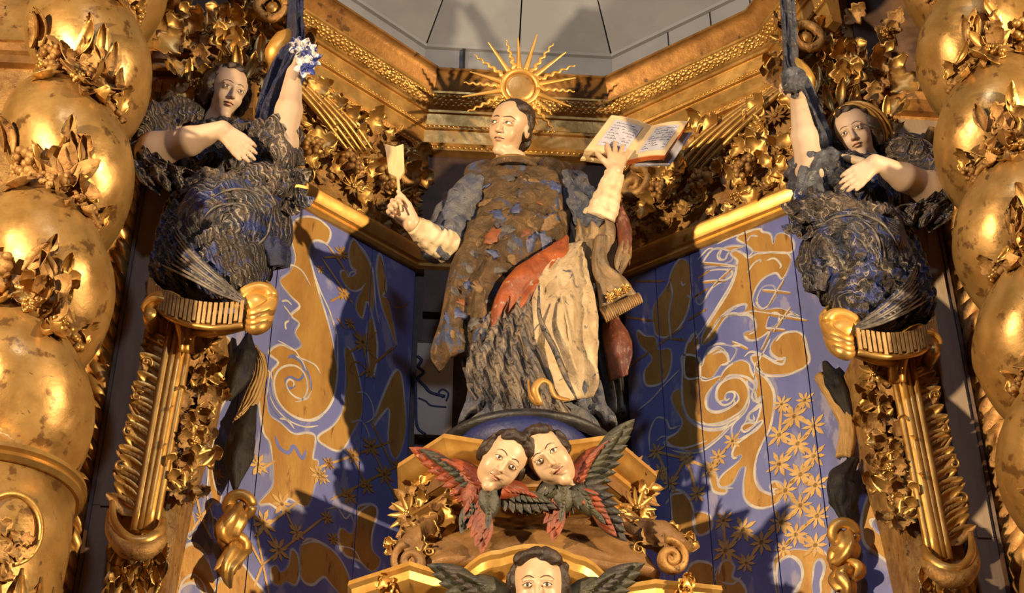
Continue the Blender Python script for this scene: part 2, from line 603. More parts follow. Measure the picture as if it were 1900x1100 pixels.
fill(-1, [(560, 1010), (575, 1000), (600, 1010), (625, 1030), (645, 1065), (652, 1100), (640, 1110), (615, 1085), (600, 1070), (580, 1085), (560, 1075), (556, 1040)])
fill(-1, [(632, 980), (652, 990), (660, 960), (665, 940), (690, 936), (700, 950), (690, 990), (690, 1020), (705, 1040), (690, 1060), (665, 1040), (640, 1030), (628, 1005)])
fill(-1, [(690, 790), (725, 700), (742, 690), (750, 740), (752, 800), (735, 850), (720, 820), (722, 760), (708, 770)])
fill(-1, [(312, 1110), (318, 1060), (336, 1022), (360, 1010), (384, 1040), (397, 1075), (402, 1110), (380, 1105), (365, 1085), (350, 1082), (335, 1092), (325, 1112)])
fill(-1, [(392, 680), (396, 715), (410, 722), (418, 740), (400, 780), (395, 850), (398, 900), (410, 920), (404, 935), (392, 920), (385, 860), (384, 780), (370, 760), (378, 740), (372, 735), (385, 725)])
fill(-1, [(352, 830), (370, 815), (375, 800), (382, 830), (372, 865), (360, 880), (354, 855)])
fill(-1, [(336, 960), (345, 945), (356, 950), (360, 975), (350, 990), (340, 988), (334, 1000), (328, 980)])
fill(-1, [(395, 640), (405, 625), (420, 625), (428, 640), (424, 690), (410, 690), (400, 665)])
fill(-1, [(406, 1080), (418, 1060), (405, 1030), (415, 1020), (440, 1035), (470, 1075), (490, 1110), (400, 1112)])
fill(-1, [(506, 1080), (502, 1055), (512, 1050), (520, 1062), (535, 1050), (540, 1020), (552, 1030), (556, 1060), (548, 1085), (530, 1078), (520, 1086)])
# spiral band (blue over gold) and pale outlines
stroke(-1, [(548, 716), (536, 720), (530, 706), (540, 700), (555, 705), (564, 690), (556, 670), (535, 660)], 5, 'painted_spiral', BLUE, 0.0012)
stroke(-1, [(505, 690), (497, 715), (503, 745), (523, 772), (555, 788), (585, 782), (612, 760), (630, 725), (635, 680), (632, 640)], 13, 'painted_band', BLUE, 0.0012)
stroke(-1, [(578, 725), (568, 740), (550, 738), (536, 726), (531, 712), (537, 704), (545, 710), (543, 718)], 4)
stroke(-1, [(578, 725), (574, 700), (560, 672), (545, 660), (534, 665)], 5, material=BLUE, off=0.0014)
stroke(-1, [(546, 746), (560, 742), (570, 722), (565, 695), (550, 680), (530, 679), (514, 690), (508, 712), (514, 740), (530, 762), (555, 778), (580, 778), (603, 764), (618, 740), (625, 700), (626, 660), (624, 615), (614, 585)], 4)
stroke(-1, [(500, 735), (512, 758), (535, 780), (565, 792), (590, 790)], 3)
stroke(-1, [(541, 450), (540, 425), (550, 408), (570, 402), (592, 408), (609, 424)], 4.5)
stroke(-1, [(623, 620), (612, 580), (594, 540), (580, 500), (573, 468), (578, 450), (592, 446), (607, 455), (625, 478), (645, 508)], 4)
stroke(-1, [(652, 446), (646, 470), (650, 492), (660, 502), (650, 506), (646, 514), (640, 503), (631, 504), (632, 515)], 3.5)
stroke(-1, [(655, 444), (675, 465), (690, 495), (694, 530), (697, 570), (703, 600)], 3.5)
stroke(-1, [(520, 488), (537, 494), (538, 502), (541, 492), (560, 503), (576, 530)], 3.5)
stroke(-1, [(522, 559), (532, 558), (541, 566)], 4)
stroke(-1, [(526, 567), (542, 588)], 4)
stroke(-1, [(536, 595), (529, 600), (530, 612)], 4)
stroke(-1, [(515, 632), (530, 640), (548, 652), (556, 664), (566, 668), (585, 678), (595, 695)], 3.5)
stroke(-1, [(548, 660), (560, 670), (568, 688)], 3)
stroke(-1, [(518, 777), (532, 779), (546, 796)], 4)
stroke(-1, [(510, 808), (518, 830), (535, 840), (545, 828), (560, 850), (568, 835)], 7, 'painted_wave', BLUE, 0.0012)
stroke(-1, [(660, 728), (678, 730), (690, 750), (692, 775), (676, 786)], 3)
stroke(-1, [(650, 785), (668, 780), (682, 800), (686, 825)], 3)
stroke(-1, [(658, 695), (650, 690), (652, 676), (664, 672), (680, 685)], 3, material=GOLD_D)
stroke(-1, [(706, 476), (714, 510), (714, 540), (726, 566), (745, 570), (760, 560)], 3, material=GOLD_D)
stroke(-1, [(556, 1012), (580, 1005), (605, 1012), (632, 1040), (648, 1075), (652, 1105)], 3.5)
stroke(-1, [(605, 945), (625, 942), (640, 962), (650, 955), (655, 970)], 3)
stroke(-1, [(658, 985), (664, 955), (680, 940), (695, 935)], 3)
stroke(-1, [(632, 1025), (630, 1015), (642, 1015), (658, 1022), (670, 1045)], 3)
stroke(-1, [(318, 1105), (322, 1060), (340, 1018), (362, 1008), (382, 1030), (390, 1052)], 3.5)
stroke(-1, [(330, 1110), (338, 1080), (358, 1066), (376, 1082), (385, 1108)], 3.5)
stroke(-1, [(392, 680), (387, 710), (390, 730), (380, 735), (376, 745), (388, 748)], 3)
stroke(-1, [(394, 680), (398, 715), (412, 720)], 3)
stroke(-1, [(412, 740), (398, 775), (394, 830), (400, 890), (410, 900)], 3.5)
stroke(-1, [(398, 660), (410, 680), (420, 690)], 3)
stroke(-1, [(372, 790), (380, 830), (386, 870), (384, 920), (394, 960), (398, 1000), (394, 965), (402, 965), (408, 1000)], 3)
stroke(-1, [(352, 836), (360, 850), (356, 880), (362, 905), (358, 930), (346, 925)], 3)
stroke(-1, [(366, 980), (352, 1000), (345, 990)], 3)
LS = [(640, 470), (620, 478), (634, 545), (596, 508), (668, 640), (622, 590), (680, 690), (640, 600), (652, 840), (618, 856), (690, 826), (700, 880), (645, 922), (732, 862), (680, 900), (712, 878),
      (610, 866), (478, 860), (520, 930), (486, 972), (516, 1020), (550, 990), (484, 1050), (574, 960), (712, 880)]
for i, (x, y, r) in enumerate([(634, 470, 20), (638, 545, 20), (594, 500, 12), (648, 600, 16), (672, 635, 26), (684, 690, 18), (590, 880, 22), (655, 845, 20), (688, 828, 24), (712, 880, 24), (680, 902, 20), (647, 920, 22), (738, 865, 18), (478, 862, 24), (522, 935, 26), (488, 970, 28), (516, 1020, 26), (550, 988, 20), (598, 885, 18), (610, 860, 16), (618, 1000, 16), (404, 880, 12), (372, 960, 12), (740, 925, 18), (606, 960, 16)]):
    star(-1, x, y, r, 8, 0.25+0.1*(i % 3), material=STARM if x < 600 else OCHRE)
for a, b in [((596, 478), (655, 565)), ((607, 455), (645, 508)), ((600, 478), (645, 475)), ((612, 560), (640, 545)), ((625, 590), (640, 610)), ((650, 600), (676, 640)), ((640, 660), (700, 615)), ((672, 635), (684, 690)), ((664, 700), (735, 640)), ((672, 640), (700, 668)),
             ((585, 870), (655, 845)), ((655, 845), (735, 815)), ((688, 828), (712, 880)), ((612, 928), (755, 855)), ((655, 845), (680, 905)), ((712, 880), (735, 925)), ((688, 780), (730, 870)),
             ((470, 995), (560, 925)), ((522, 935), (550, 990)), ((488, 970), (516, 1020)), ((470, 960), (500, 1110)), ((484, 1050), (600, 960)), ((460, 1000), (486, 1050)), ((470, 1090), (486, 1050)), ((355, 985), (395, 930)), ((360, 900), (372, 960)), ((372, 960), (392, 1000)), ((470, 880), (510, 855))]:
    stroke(-1, [a, ((a[0]+b[0])/2, (a[1]+b[1])/2), b], 4.2, 'painted_lattice_bar', STARM if a[0] < 600 else OCHRE, 0.002)

# ---- right wall painting   (z() maps from the zoom of the region 1160..1500 x 420..700)
def zA(x, y): return (1160+x*0.2545, 420+y*0.2545)
def zB(x, y): return (1160+x*0.2546, 660+y*0.2546)
def zC(x, y): return (1150+x*0.3272, 740+y*0.3272)
def mz(f, pts): return [f(*p) for p in pts]


fill(1, mz(zA, [(400, 240), (340, 330), (310, 430), (210, 590), (215, 740), (240, 800), (330, 800), (420, 700), (470, 560), (480, 400), (470, 280)]))
fill(1, mz(zA, [(820, 180), (860, 200), (900, 230), (960, 200), (1010, 200), (1180, 190), (1210, 250), (1150, 380), (1100, 340), (1010, 380), (950, 460), (930, 560), (1000, 610), (1140, 600), (1270, 660), (1200, 640), (1080, 740),
                (990, 810), (900, 830), (870, 780), (930, 760), (950, 690), (900, 640), (820, 640), (740, 660), (680, 740), (640, 820), (560, 860), (570, 780), (640, 660), (760, 470), (815, 330), (810, 240), (770, 200)]))
fill(1, mz(zA, [(820, 80), (870, 40), (980, 20), (1000, 40), (1060, 60), (1080, 130), (1110, 60), (1180, 60), (1230, 120), (1210, 190), (1080, 190), (1000, 190), (940, 180), (880, 130), (830, 110)]))
fill(1, mz(zA, [(690, 210), (720, 160), (790, 140), (860, 150), (790, 170), (750, 200), (730, 240), (700, 240)]))
fill(1, mz(zA, [(580, 960), (620, 910), (680, 880), (740, 930), (750, 1000), (700, 1010), (640, 1090), (600, 1110), (560, 1100), (440, 1100), (440, 900), (500, 780), (540, 830), (520, 930), (560, 1020)]))
fill(1, mz(zA, [(1060, 900), (1080, 840), (1150, 780), (1240, 770), (1300, 800), (1330, 900), (1340, 990), (1250, 1060), (1120, 1080), (1020, 1070), (960, 1030), (920, 950), (1000, 940), (1080, 980), (1140, 960), (1080, 950)]))
fill(1, mz(zA, [(770, 1010), (840, 980), (900, 1000), (920, 1060), (960, 1130), (940, 1200), (830, 1100), (760, 1080), (690, 1130), (720, 1060)]))
fill(1, mz(zB, [(420, 0), (540, 20), (560, 180), (700, 150), (640, 220), (600, 300), (600, 380), (660, 410), (760, 380), (830, 320), (800, 260), (740, 270), (720, 320), (680, 330), (665, 290), (680, 220), (740, 170), (820, 155), (890, 220), (905, 300), (870, 400), (800, 460), (690, 505), (580, 500), (470, 450), (430, 380), (415, 250), (420, 100)]))
fill(1, mz(zB, [(340, 290), (400, 250), (420, 400), (480, 490), (580, 530), (700, 530), (770, 490), (680, 590), (580, 660), (460, 690), (380, 670), (330, 650), (300, 610), (380, 560), (420, 480), (370, 390)]))
fill(1, mz(zB, [(955, 60), (1010, 130), (1060, 200), (1090, 290), (1080, 420), (1040, 560), (970, 690), (945, 820), (960, 920), (1010, 990), (1090, 1010), (1060, 950), (1090, 920), (1140, 940), (1150, 1010), (1100, 1080), (1000, 1110), (920, 1090), (870, 1030), (865, 940), (880, 820), (840, 820), (780, 930), (700, 960), (680, 920), (720, 860), (830, 770), (850, 720), (790, 740), (790, 690), (830, 620), (960, 540), (1000, 470), (880, 540), (850, 530), (880, 490), (960, 480), (1000, 300), (960, 320), (945, 200)]))
fill(1, mz(zB, [(620, 860), (650, 845), (670, 880), (690, 940), (740, 980), (720, 1005), (650, 990), (625, 930)]))
fill(1, mz(zC, [(290, 540), (340, 520), (390, 560), (420, 640), (430, 760), (410, 860), (360, 880), (320, 800), (300, 700)]))
fill(1, mz(zC, [(390, 960), (440, 925), (500, 930), (535, 970), (540, 1110), (390, 1110)]))
fill(1, mz(zC, [(545, 1110), (545, 1000), (580, 930), (620, 915), (650, 950), (640, 1010), (690, 1040), (710, 1110)]))
fill(1, mz(zC, [(420, 650), (510, 660), (520, 740), (440, 770)]))
fill(1, mz(zC, [(880, 900), (960, 860), (1060, 860), (1180, 890), (1200, 1110), (1000, 1110), (1040, 1010), (1030, 930), (970, 890), (910, 930), (890, 1000), (900, 1110), (880, 1000)]))
fill(1, mz(zC, [(1340, 380), (1400, 340), (1440, 360), (1400, 430), (1380, 500), (1410, 520), (1390, 600), (1370, 700), (1390, 820), (1460, 880), (1540, 930), (1500, 800), (1450, 750), (1430, 700), (1470, 640), (1440, 540), (1460, 470), (1420, 180), (1350, 120), (1340, 250)]))
fill(1, mz(zA, [(90, 760), (150, 800), (220, 810), (240, 900), (330, 900), (330, 1040), (270, 1140), (160, 1160), (140, 1060), (200, 960), (110, 860)]))
# dark-blue openings with pale rims
def zop(f, pts): return fill(1, mz(f, pts), 'painted_opening', BLUE, 0.0012)


zop(zA, [(560, 290), (640, 170), (760, 180), (780, 240), (720, 270), (640, 290)])
zop(zA, [(530, 420), (600, 330), (760, 320), (770, 370), (640, 440), (560, 560), (520, 540)])
zop(zA, [(590, 940), (640, 870), (740, 870), (810, 900), (760, 990), (740, 940), (690, 890), (640, 910)])
zop(zA, [(960, 550), (1000, 450), (1080, 440), (1090, 520), (1010, 600)])
zop(zA, [(790, 600), (890, 570), (870, 620), (820, 640), (740, 650)])
zop(zA, [(1030, 740), (1060, 640), (1120, 640), (1110, 720)])
zop(zB, [(890, 180), (940, 220), (925, 300), (960, 340), (990, 340), (900, 430), (880, 480), (830, 560), (800, 640), (780, 560), (790, 500), (880, 400), (905, 300)])
zop(zC, [(890, 1000), (910, 930), (970, 895), (1025, 940), (1035, 1010), (1000, 1100), (900, 1100)])
zop(zC, [(1095, 1000), (1110, 930), (1140, 915), (1160, 960), (1140, 1040), (1140, 1100), (1095, 1100)])
for f, pts, w in [
    (zA, [(530, 245), (600, 170), (645, 160)], 4), (zA, [(700, 290), (800, 290), (820, 250), (770, 205), (800, 175), (860, 200), (905, 215)], 4),
    (zA, [(875, 145), (790, 145), (710, 165), (675, 210), (690, 245), (730, 240), (745, 205)], 4), (zA, [(810, 255), (805, 330), (760, 440), (650, 620), (560, 760), (500, 840)], 4),
    (zA, [(880, 130), (930, 180), (905, 220)], 4), (zA, [(670, 130), (780, 80), (940, 30)], 4), (zA, [(890, 110), (920, 70), (970, 75)], 4), (zA, [(810, 90), (840, 110), (870, 125)], 4),
    (zA, [(890, 340), (940, 270), (985, 245), (990, 265)], 4), (zA, [(1030, 250), (1090, 235), (1135, 280), (1130, 310)], 4), (zA, [(1110, 190), (1180, 195), (1215, 240)], 3.5),
    (zA, [(575, 850), (640, 750), (710, 650), (800, 585), (880, 570), (880, 610)], 5), (zA, [(820, 650), (900, 650), (950, 700), (950, 760), (900, 790)], 4.5), (zA, [(640, 740), (690, 670), (770, 635), (850, 635), (960, 610)], 4),
    (zA, [(570, 970), (610, 890), (680, 855), (740, 860)], 4), (zA, [(640, 935), (690, 915), (740, 925), (755, 980), (730, 1005), (700, 1010)], 4.5), (zA, [(870, 800), (910, 830), (980, 830)], 4.5),
    (zA, [(1100, 840), (1160, 780), (1260, 765)], 4.5), (zA, [(1060, 870), (1070, 930), (1130, 970), (1165, 960), (1150, 1005), (1090, 990), (1010, 940), (920, 915), (870, 950)], 5), (zA, [(950, 990), (960, 1050), (1050, 1090), (1180, 1085), (1300, 1030)], 4.5),
    (zA, [(330, 400), (345, 500), (320, 640), (335, 820)], 3.5), (zA, [(340, 320), (400, 230), (440, 215)], 3.5), (zA, [(480, 430), (490, 520), (450, 500)], 3.5), (zA, [(470, 850), (520, 760)], 4),
    (zA, [(780, 870), (850, 870)], 4), (zA, [(960, 1000), (1020, 900), (1060, 820)], 4), (zA, [(410, 400), (420, 430), (440, 420)], 3.5),
    (zB, [(725, 300), (745, 270), (790, 265), (800, 300), (770, 345), (715, 360), (675, 320), (670, 260), (705, 200), (770, 165), (840, 165), (890, 220), (900, 300), (860, 390), (780, 450), (690, 490), (600, 500), (565, 480)], 4.5),
    (zB, [(725, 300), (740, 325), (765, 310)], 4), (zB, [(640, 220), (590, 300), (595, 380), (650, 415), (720, 405), (790, 360), (800, 310)], 4),
    (zB, [(710, 185), (760, 145), (840, 145), (910, 170), (945, 220), (925, 290), (945, 330), (985, 320), (1000, 290)], 4.5), (zB, [(1000, 345), (960, 390), (905, 420), (905, 465), (940, 470), (935, 430)], 4.5),
    (zB, [(420, 100), (415, 280), (430, 380), (470, 460), (560, 530), (640, 545), (740, 525), (860, 430)], 4.5), (zB, [(950, 480), (870, 500), (850, 535), (880, 555), (960, 500)], 4), (zB, [(985, 500), (900, 580), (820, 640), (785, 700), (790, 745), (820, 745)], 4.5),
    (zB, [(950, 70), (960, 110), (1030, 170), (1080, 260), (1085, 360), (1060, 520), (1000, 640), (955, 760), (945, 880), (980, 970), (1050, 1005), (1090, 1010)], 4.5), (zB, [(885, 800), (865, 920), (870, 1030)], 3.5), (zB, [(1120, 970), (1060, 970), (1070, 920), (1110, 920), (1140, 960)], 3.5),
    (zB, [(285, 620), (300, 650), (370, 665), (450, 670), (600, 620)], 4), (zB, [(340, 690), (440, 710), (560, 695), (680, 610), (770, 520)], 4), (zB, [(620, 870), (650, 850), (670, 890), (700, 960), (790, 965)], 4), (zB, [(180, 700), (180, 560), (230, 455), (300, 470), (330, 530), (400, 510)], 4),
    (zB, [(230, 620), (270, 590), (310, 590)], 3.5), (zB, [(400, 100), (300, 200), (190, 320), (90, 400)], 3.5),
    (zC, [(890, 1000), (900, 930), (960, 890), (1020, 920), (1040, 1000), (1000, 1100)], 4), (zC, [(1090, 1060), (1105, 940), (1140, 910), (1165, 950), (1145, 1040)], 4), (zC, [(1425, 340), (1400, 360), (1395, 420), (1420, 400)], 3.5), (zC, [(1430, 520), (1390, 600), (1370, 720), (1390, 820), (1450, 870), (1530, 930)], 4),
    (zC, [(1440, 680), (1420, 690), (1430, 730)], 3.5), (zC, [(390, 960), (440, 920), (510, 935)], 4), (zC, [(260, 600), (300, 545), (360, 535)], 4), (zC, [(560, 1000), (580, 930), (620, 915), (650, 950)], 4), (zC, [(580, 1040), (640, 1050), (690, 1010)], 4)]:
    stroke(1, mz(f, pts), w)
RS = mz(zC, [(990, 100), (1010, 255), (905, 205), (1100, 155), (905, 370), (1025, 430), (1100, 325), (1025, 605), (915, 700), (1120, 665), (1000, 770), (805, 815), (700, 740), (600, 860), (1110, 830), (940, 520), (1110, 490), (720, 930), (560, 330), (640, 240), (920, 30), (1050, 10), (590, 690), (930, 850), (210, 300), (290, 480), (440, 540), (380, 340), (230, 420), (520, 400)])
for i, (x, y) in enumerate(RS):
    star(1, x, y, 28 if i < 17 else 22, 8, 0.3+0.13*(i % 4), material=STARM)
lattice(1, RS, [(0, 2), (0, 3), (2, 1), (1, 3), (1, 6), (1, 4), (4, 5), (5, 6), (5, 15), (5, 16), (15, 7), (7, 16), (7, 9), (7, 8), (8, 10), (10, 9), (10, 14), (8, 11), (11, 12), (11, 17), (12, 13), (13, 17), (13, 22), (20, 0), (21, 0), (20, 2), (24, 25), (24, 27), (27, 26), (25, 28), (25, 27), (27, 29), (18, 29), (19, 18)], 5)
for a, b in [((1000, 470), (1210, 490)), ((1160, 390), (1040, 590)), ((900, 620), (1330, 690)), ((1210, 590), (1080, 780)), ((1060, 770), (990, 910)), ((1030, 755), (1170, 760)), ((780, 845), (900, 900)), ((555, 270), (800, 295)), ((500, 520), (610, 450)), ((560, 410), (740, 400)), ((450, 690), (600, 600)), ((530, 380), (620, 320)), ((640, 440), (780, 310)), ((20, 1030), (440, 720)), ((80, 400), (290, 400)), ((0, 660), (210, 690)), ((330, 820), (440, 830))]:
    a, b = zA(*a), zA(*b)
    stroke(1, [a, ((a[0]+b[0])/2, (a[1]+b[1])/2), b], 5, 'painted_lattice_bar', OCHRE if a[0] > 1290 else GOLD_D, 0.0014)
    if a[0] > 1300: stroke(1, [(a[0], a[1]-2), ((a[0]+b[0])/2, (a[1]+b[1])/2-3), (b[0], b[1]-2)], 2.6)

# ---- cornice around the niche
E_ = {s: wB(s)+wd_(s)*0.83 for s in (-1, 1)}
PATH = [E_[-1]+np.array([-0.13, -0.40]), E_[-1], wB(-1), wB(1), E_[1], E_[1]+np.array([0.13, -0.40])]
PROF = [(-0.02, 0.0), (0.022, 0.0), (0.028, 0.012), (0.022, 0.026), (0.030, 0.034), (0.040, 0.095), (0.052, 0.098), (0.056, 0.108), (0.050, 0.118), (0.062, 0.172), (0.072, 0.174), (0.074, 0.186), (0.082, 0.192)]
m = MB().sweep([(o, Z_COR+z) for o, z in PROF]+[(-0.02, Z_COR+0.192)], PATH)
TR1 = tag(m.build('trim_1', GOLD, None, True, None, 30), 'gilded stepped cornice running round the head of the niche', kind='structure')
PROF2 = [(0.082, 0.192), (0.108, 0.215), (0.118, 0.238), (0.124, 0.242), (0.126, 0.252), (-0.02, 0.252)]
m = MB().sweep([(-0.02, Z_COR+0.192)]+[(o, Z_COR+z) for o, z in PROF2], PATH)
m.build('carved_ovolo', GOLD, TR1, True, None, 30)
PROF3 = [(0.126, 0.252), (0.134, 0.262), (0.150, 0.300), (0.170, 0.325), (0.182, 0.330), (0.182, 0.342), (-0.02, 0.342)]
m = MB().sweep([(-0.02, Z_COR+0.252)]+[(o, Z_COR+z) for o, z in PROF3], PATH)
m.build('crown_moulding', BRONZE, TR1, True, None, 30)


def path_off(o):
    P = PATH; out = []
    for i in range(len(P)):
        d0 = P[i]-P[i-1] if i else P[1]-P[0]; d1 = P[i+1]-P[i] if i < len(P)-1 else P[i]-P[i-1]
        d0 = d0/np.linalg.norm(d0); d1 = d1/np.linalg.norm(d1)
        n0 = np.array([d0[1], -d0[0]]); nn = n0+np.array([d1[1], -d1[0]]); nn /= np.linalg.norm(nn)
        out.append(P[i]+nn*o/np.dot(nn, n0))
    return out


def blob(nu=6, nv=4):
    v = [(0, 0, 1)]
    for i in range(1, nv):
        for k in range(nu):
            t = pi*i/nv; p = 2*pi*k/nu; v.append((sin(t)*cos(p), sin(t)*sin(p), cos(t)))
    v.append((0, 0, -1)); f = []
    for k in range(nu): f.append((0, 1+k, 1+(k+1) % nu))
    for i in range(nv-2):
        for k in range(nu):
            a = 1+i*nu; f.append((a+k, a+nu+k, a+nu+(k+1) % nu, a+(k+1) % nu))
    a = 1+(nv-2)*nu
    for k in range(nu): f.append((a+k, len(v)-1, a+(k+1) % nu))
    return np.array(v), f


BV, BF = blob()


def along(o, z, step, fn):
    P = path_off(o)
    for i in range(len(P)-1):
        d = P[i+1]-P[i]; L = np.linalg.norm(d); d = d/L; n = np.array([d[1], -d[0]]); k = max(2, int(L/step))
        for j in range(k):
            c = P[i]+d*L*(j+0.5)/k
            fn(np.array([c[0], c[1], z]), np.append(d, 0), np.append(n, 0))


m = MB()
def egg(c, d, n):
    nn = n*0.75+np.array([0, 0, -0.65])
    u = np.cross(d, nn)
    for dx, dz, r in ((0, 0.0, 0.012), (0.010, 0.014, 0.009), (-0.009, -0.013, 0.010), (0.003, 0.022, 0.008), (0.008, -0.020, 0.008), (-0.010, 0.010, 0.008)):
        e = c+d*(dx+rnd.uniform(-.004, .004))+u*(dz+rnd.uniform(-.003, .003))
        R = r*rnd.uniform(.8, 1.25)
        k1 = rnd.uniform(-.6, .6); m.add([e+d*(v[0]*R*1.4+v[1]*R*k1)+u*v[1]*R+nn*v[2]*R*0.55 for v in BV], BF)
along(0.104, Z_COR+0.216, 0.026, egg)
tag(m.build('carved_leaf_band', GOLD, TR1), kind='stuff')
for o, z, st, r in ((0.054, 0.108, 0.021, 0.0065), (0.026, 0.012, 0.024, 0.006)):
    m = MB()
    def bead(c, d, n):
        if vnoise(np.array([c*1.0]), 3.1, 5)[0] > 0.35: return
        m.add([c+d*v[0]*r*1.3+n*v[1]*r+np.array([0, 0, 1])*v[2]*r for v in BV], BF)
    along(o, Z_COR+z, st, bead)
    tag(m.build('bead_row', GOLD_B, TR1), kind='stuff')

# ---- flat grey drum and faceted vault above the cornice
DP = [PATH[0]+np.array([-0.05, -0.3]), PATH[1], PATH[2], PATH[3], PATH[4], PATH[5]+np.array([0.05, -0.3])]
m = MB(); zc = 6.83
m.sweep([(0.0, Z_TOP-0.02), (0.0, zc), (-0.03, zc), (-0.03, Z_TOP-0.02)], DP)
CEIL = tag(m.build('ceiling', GREY, None, False), 'grey boarded faceted vault over the niche', kind='structure')
m = MB().sweep([(-0.01, zc-0.012), (0.016, zc-0.008), (0.02, zc+0.006), (-0.01, zc+0.012)], DP)
m.build('vault_bead', GREY, CEIL, False)
apex = np.array([XC, -0.55])
for i in range(len(DP)-1):
    p, q = DP[i], DP[i+1]
    k = 2 if np.linalg.norm(q-p) > 0.85 else 1
    for j in range(k):
        a = p+(q-p)*j/k; b = p+(q-p)*(j+1)/k; g = (b-a)/np.linalg.norm(b-a)*0.004
        a = a+g; b = b-g
        R = []
        for t, z in ((0, zc), (0.18, zc+0.17), (0.42, zc+0.36), (0.75, zc+0.50)):
            R.append(np.append(a+(apex-a)*t, z)); R.append(np.append(b+(apex-b)*t, z))
        U = [r+np.array([0, 0, 0.03]) for r in R]
        f = []
        for r in range(3):
            f += [(2*r, 2*r+2, 2*r+3, 2*r+1), (8+2*r, 8+2*r+1, 8+2*r+3, 8+2*r+2), (2*r, 8+2*r, 8+2*r+2, 2*r+2), (2*r+1, 2*r+3, 8+2*r+3, 8+2*r+1)]
        MB().add(R+U, f).build('vault_panel', GREY, CEIL, False)
# shallow vertical cover strips on the drum boards
for (x, s) in ((-0.19, 0),):
    MB().box((x-0.006, 0.405, Z_TOP), (x+0.006, 0.42, zc)).build('drum_board_joint', DARKSEAM, CEIL, False)
for a in (0.30, 0.52, 0.72):
    p = W(1, a, 0, 0.0); q = W(1, a+0.006, 0, 0.0); r = W(1, a+0.006, 0, 0.003); t = W(1, a, 0, 0.003)
    v = [(k[0], k[1], Z_TOP) for k in (p, q, r, t)]+[(k[0], k[1], zc) for k in (p, q, r, t)]
    MB().add(v, [(0, 1, 2, 3), (7, 6, 5, 4), (0, 4, 5, 1), (1, 5, 6, 2), (2, 6, 7, 3), (3, 7, 4, 0)]).build('drum_board_joint', DARKSEAM, CEIL, False)

# ---- lower moulding between painted planks and carved frieze
LP = [wB(-1)+wd_(-1)*0.98, wB(-1), wB(1), wB(1)+wd_(1)*0.98]
PR = [(-0.02, -0.035), (0.012, -0.035), (0.022, -0.028), (0.02, -0.016), (0.030, -0.012), (0.042, 0.004), (0.046, 0.022), (0.038, 0.034), (-0.02, 0.036)]
m = MB().sweep([(o*1.3 if o > 0 else o, Z_MOULD+z*1.35) for o, z in PR], LP)
TR2 = tag(m.build('trim_2', GOLD_B, None, True, None, 28), 'bright gilded moulding under the carved frieze', kind='structure')

# back wall: dark carved panels and a pale painted scroll strip low on its left
for s in (-1, 1):
    x = XC+s*0.30
    for z0, z1 in ((4.75, 5.30), (5.34, 5.56)):
        MB().box((x-0.10, 0.405, z0), (x+0.10, 0.44, z1)).build('wall_panel', BROWN, WALL_BACK, False)
# ---- facade walls behind the big columns
for s in (-1, 1):
    x0, x1 = sorted((XM+s*1.265, XM+s*2.6))
    m = MB().box((x0, -0.275, Z_LO), (x1, -0.15, 7.6))
    wl = tag(m.build('wall_outer_'+SIDE[s], GOLD_D, None, False), 'gilded outer wall behind the %s twisted column' % SIDE[s], kind='structure')
    xa, xb = sorted((XM+s*1.27, XM+s*2.55))
    zz = at(300, 110, -0.32)[2]
    MB().sweep([(0, zz-0.05), (0.03, zz-0.045), (0.035, zz-0.01), (0.05, zz), (0.06, zz+0.03), (0, zz+0.035)], [(xa, -0.275), (xb, -0.275)]).build('rail', BRONZE, wl, True, None, 30)
    for k in range(4):
        a = xa+0.06+k*0.36
        MB().box((a, -0.29, zz-1.3), (a+0.30, -0.275, zz-0.08)).build('wall_panel', WOODGREY if k == (3 if s < 0 else 0) else GOLD_D, wl, False)
        MB().box((a, -0.29, zz+0.09), (a+0.30, -0.275, zz+1.0)).build('wall_panel', BROWN if k == (3 if s < 0 else 0) else GOLD_S, wl, False)

# ================================================================== ORNAMENT MESHES
def leaf_mesh(name, material, width=0.26, n_lobes=4, lob=0.35, curl=1.1, cup=0.5, nu=12, nv=6, rib=0.02, th=0.02, base=0.35, tip=0.02):
    top = []
    us = np.linspace(0, 1, nu+1); y = z = 0.0; prev = 0
    for i, u in enumerate(us):
        du = u-prev; prev = u
        th_ = curl*u**1.6 - 0.25*curl*(1-u)
        y += du*cos(th_); z += du*sin(th_)
        env = (sin(pi*min(1, (u*0.86+0.14))**0.85)**0.75)*(base+(1-base)*min(1, u*3)) if u < 1 else 0
        w = width*max(tip, env*(1-lob*0.5+lob*abs(sin(pi*n_lobes*u))))
        for j in range(nv+1):
            v = -1+2*j/nv
            zz = z + cup*width*v*v*(0.6+0.4*sin(pi*n_lobes*u)) + rib*cos(v*3*pi)*(1-0.5*u)
            top.append((v*w, y-0.12*width*abs(v)*0, zz))
    m = MB(); n = nv+1
    bot = [(p[0]*0.94, p[1], p[2]-th) for p in top]
    f = []; o = len(top)
    for i in range(nu):
        for j in range(nv):
            a = i*n+j
            f.append((a, a+1, a+n+1, a+n)); f.append((o+a, o+a+n, o+a+n+1, o+a+1))
        f.append((i*n, (i+1)*n, o+(i+1)*n, o+i*n)); f.append((i*n+nv, o+i*n+nv, o+(i+1)*n+nv, (i+1)*n+nv))
    f.append(tuple(range(nv+1))+tuple(o+k for k in range(nv, -1, -1)))
    return MB().add(top+bot, f).mesh(name, material)


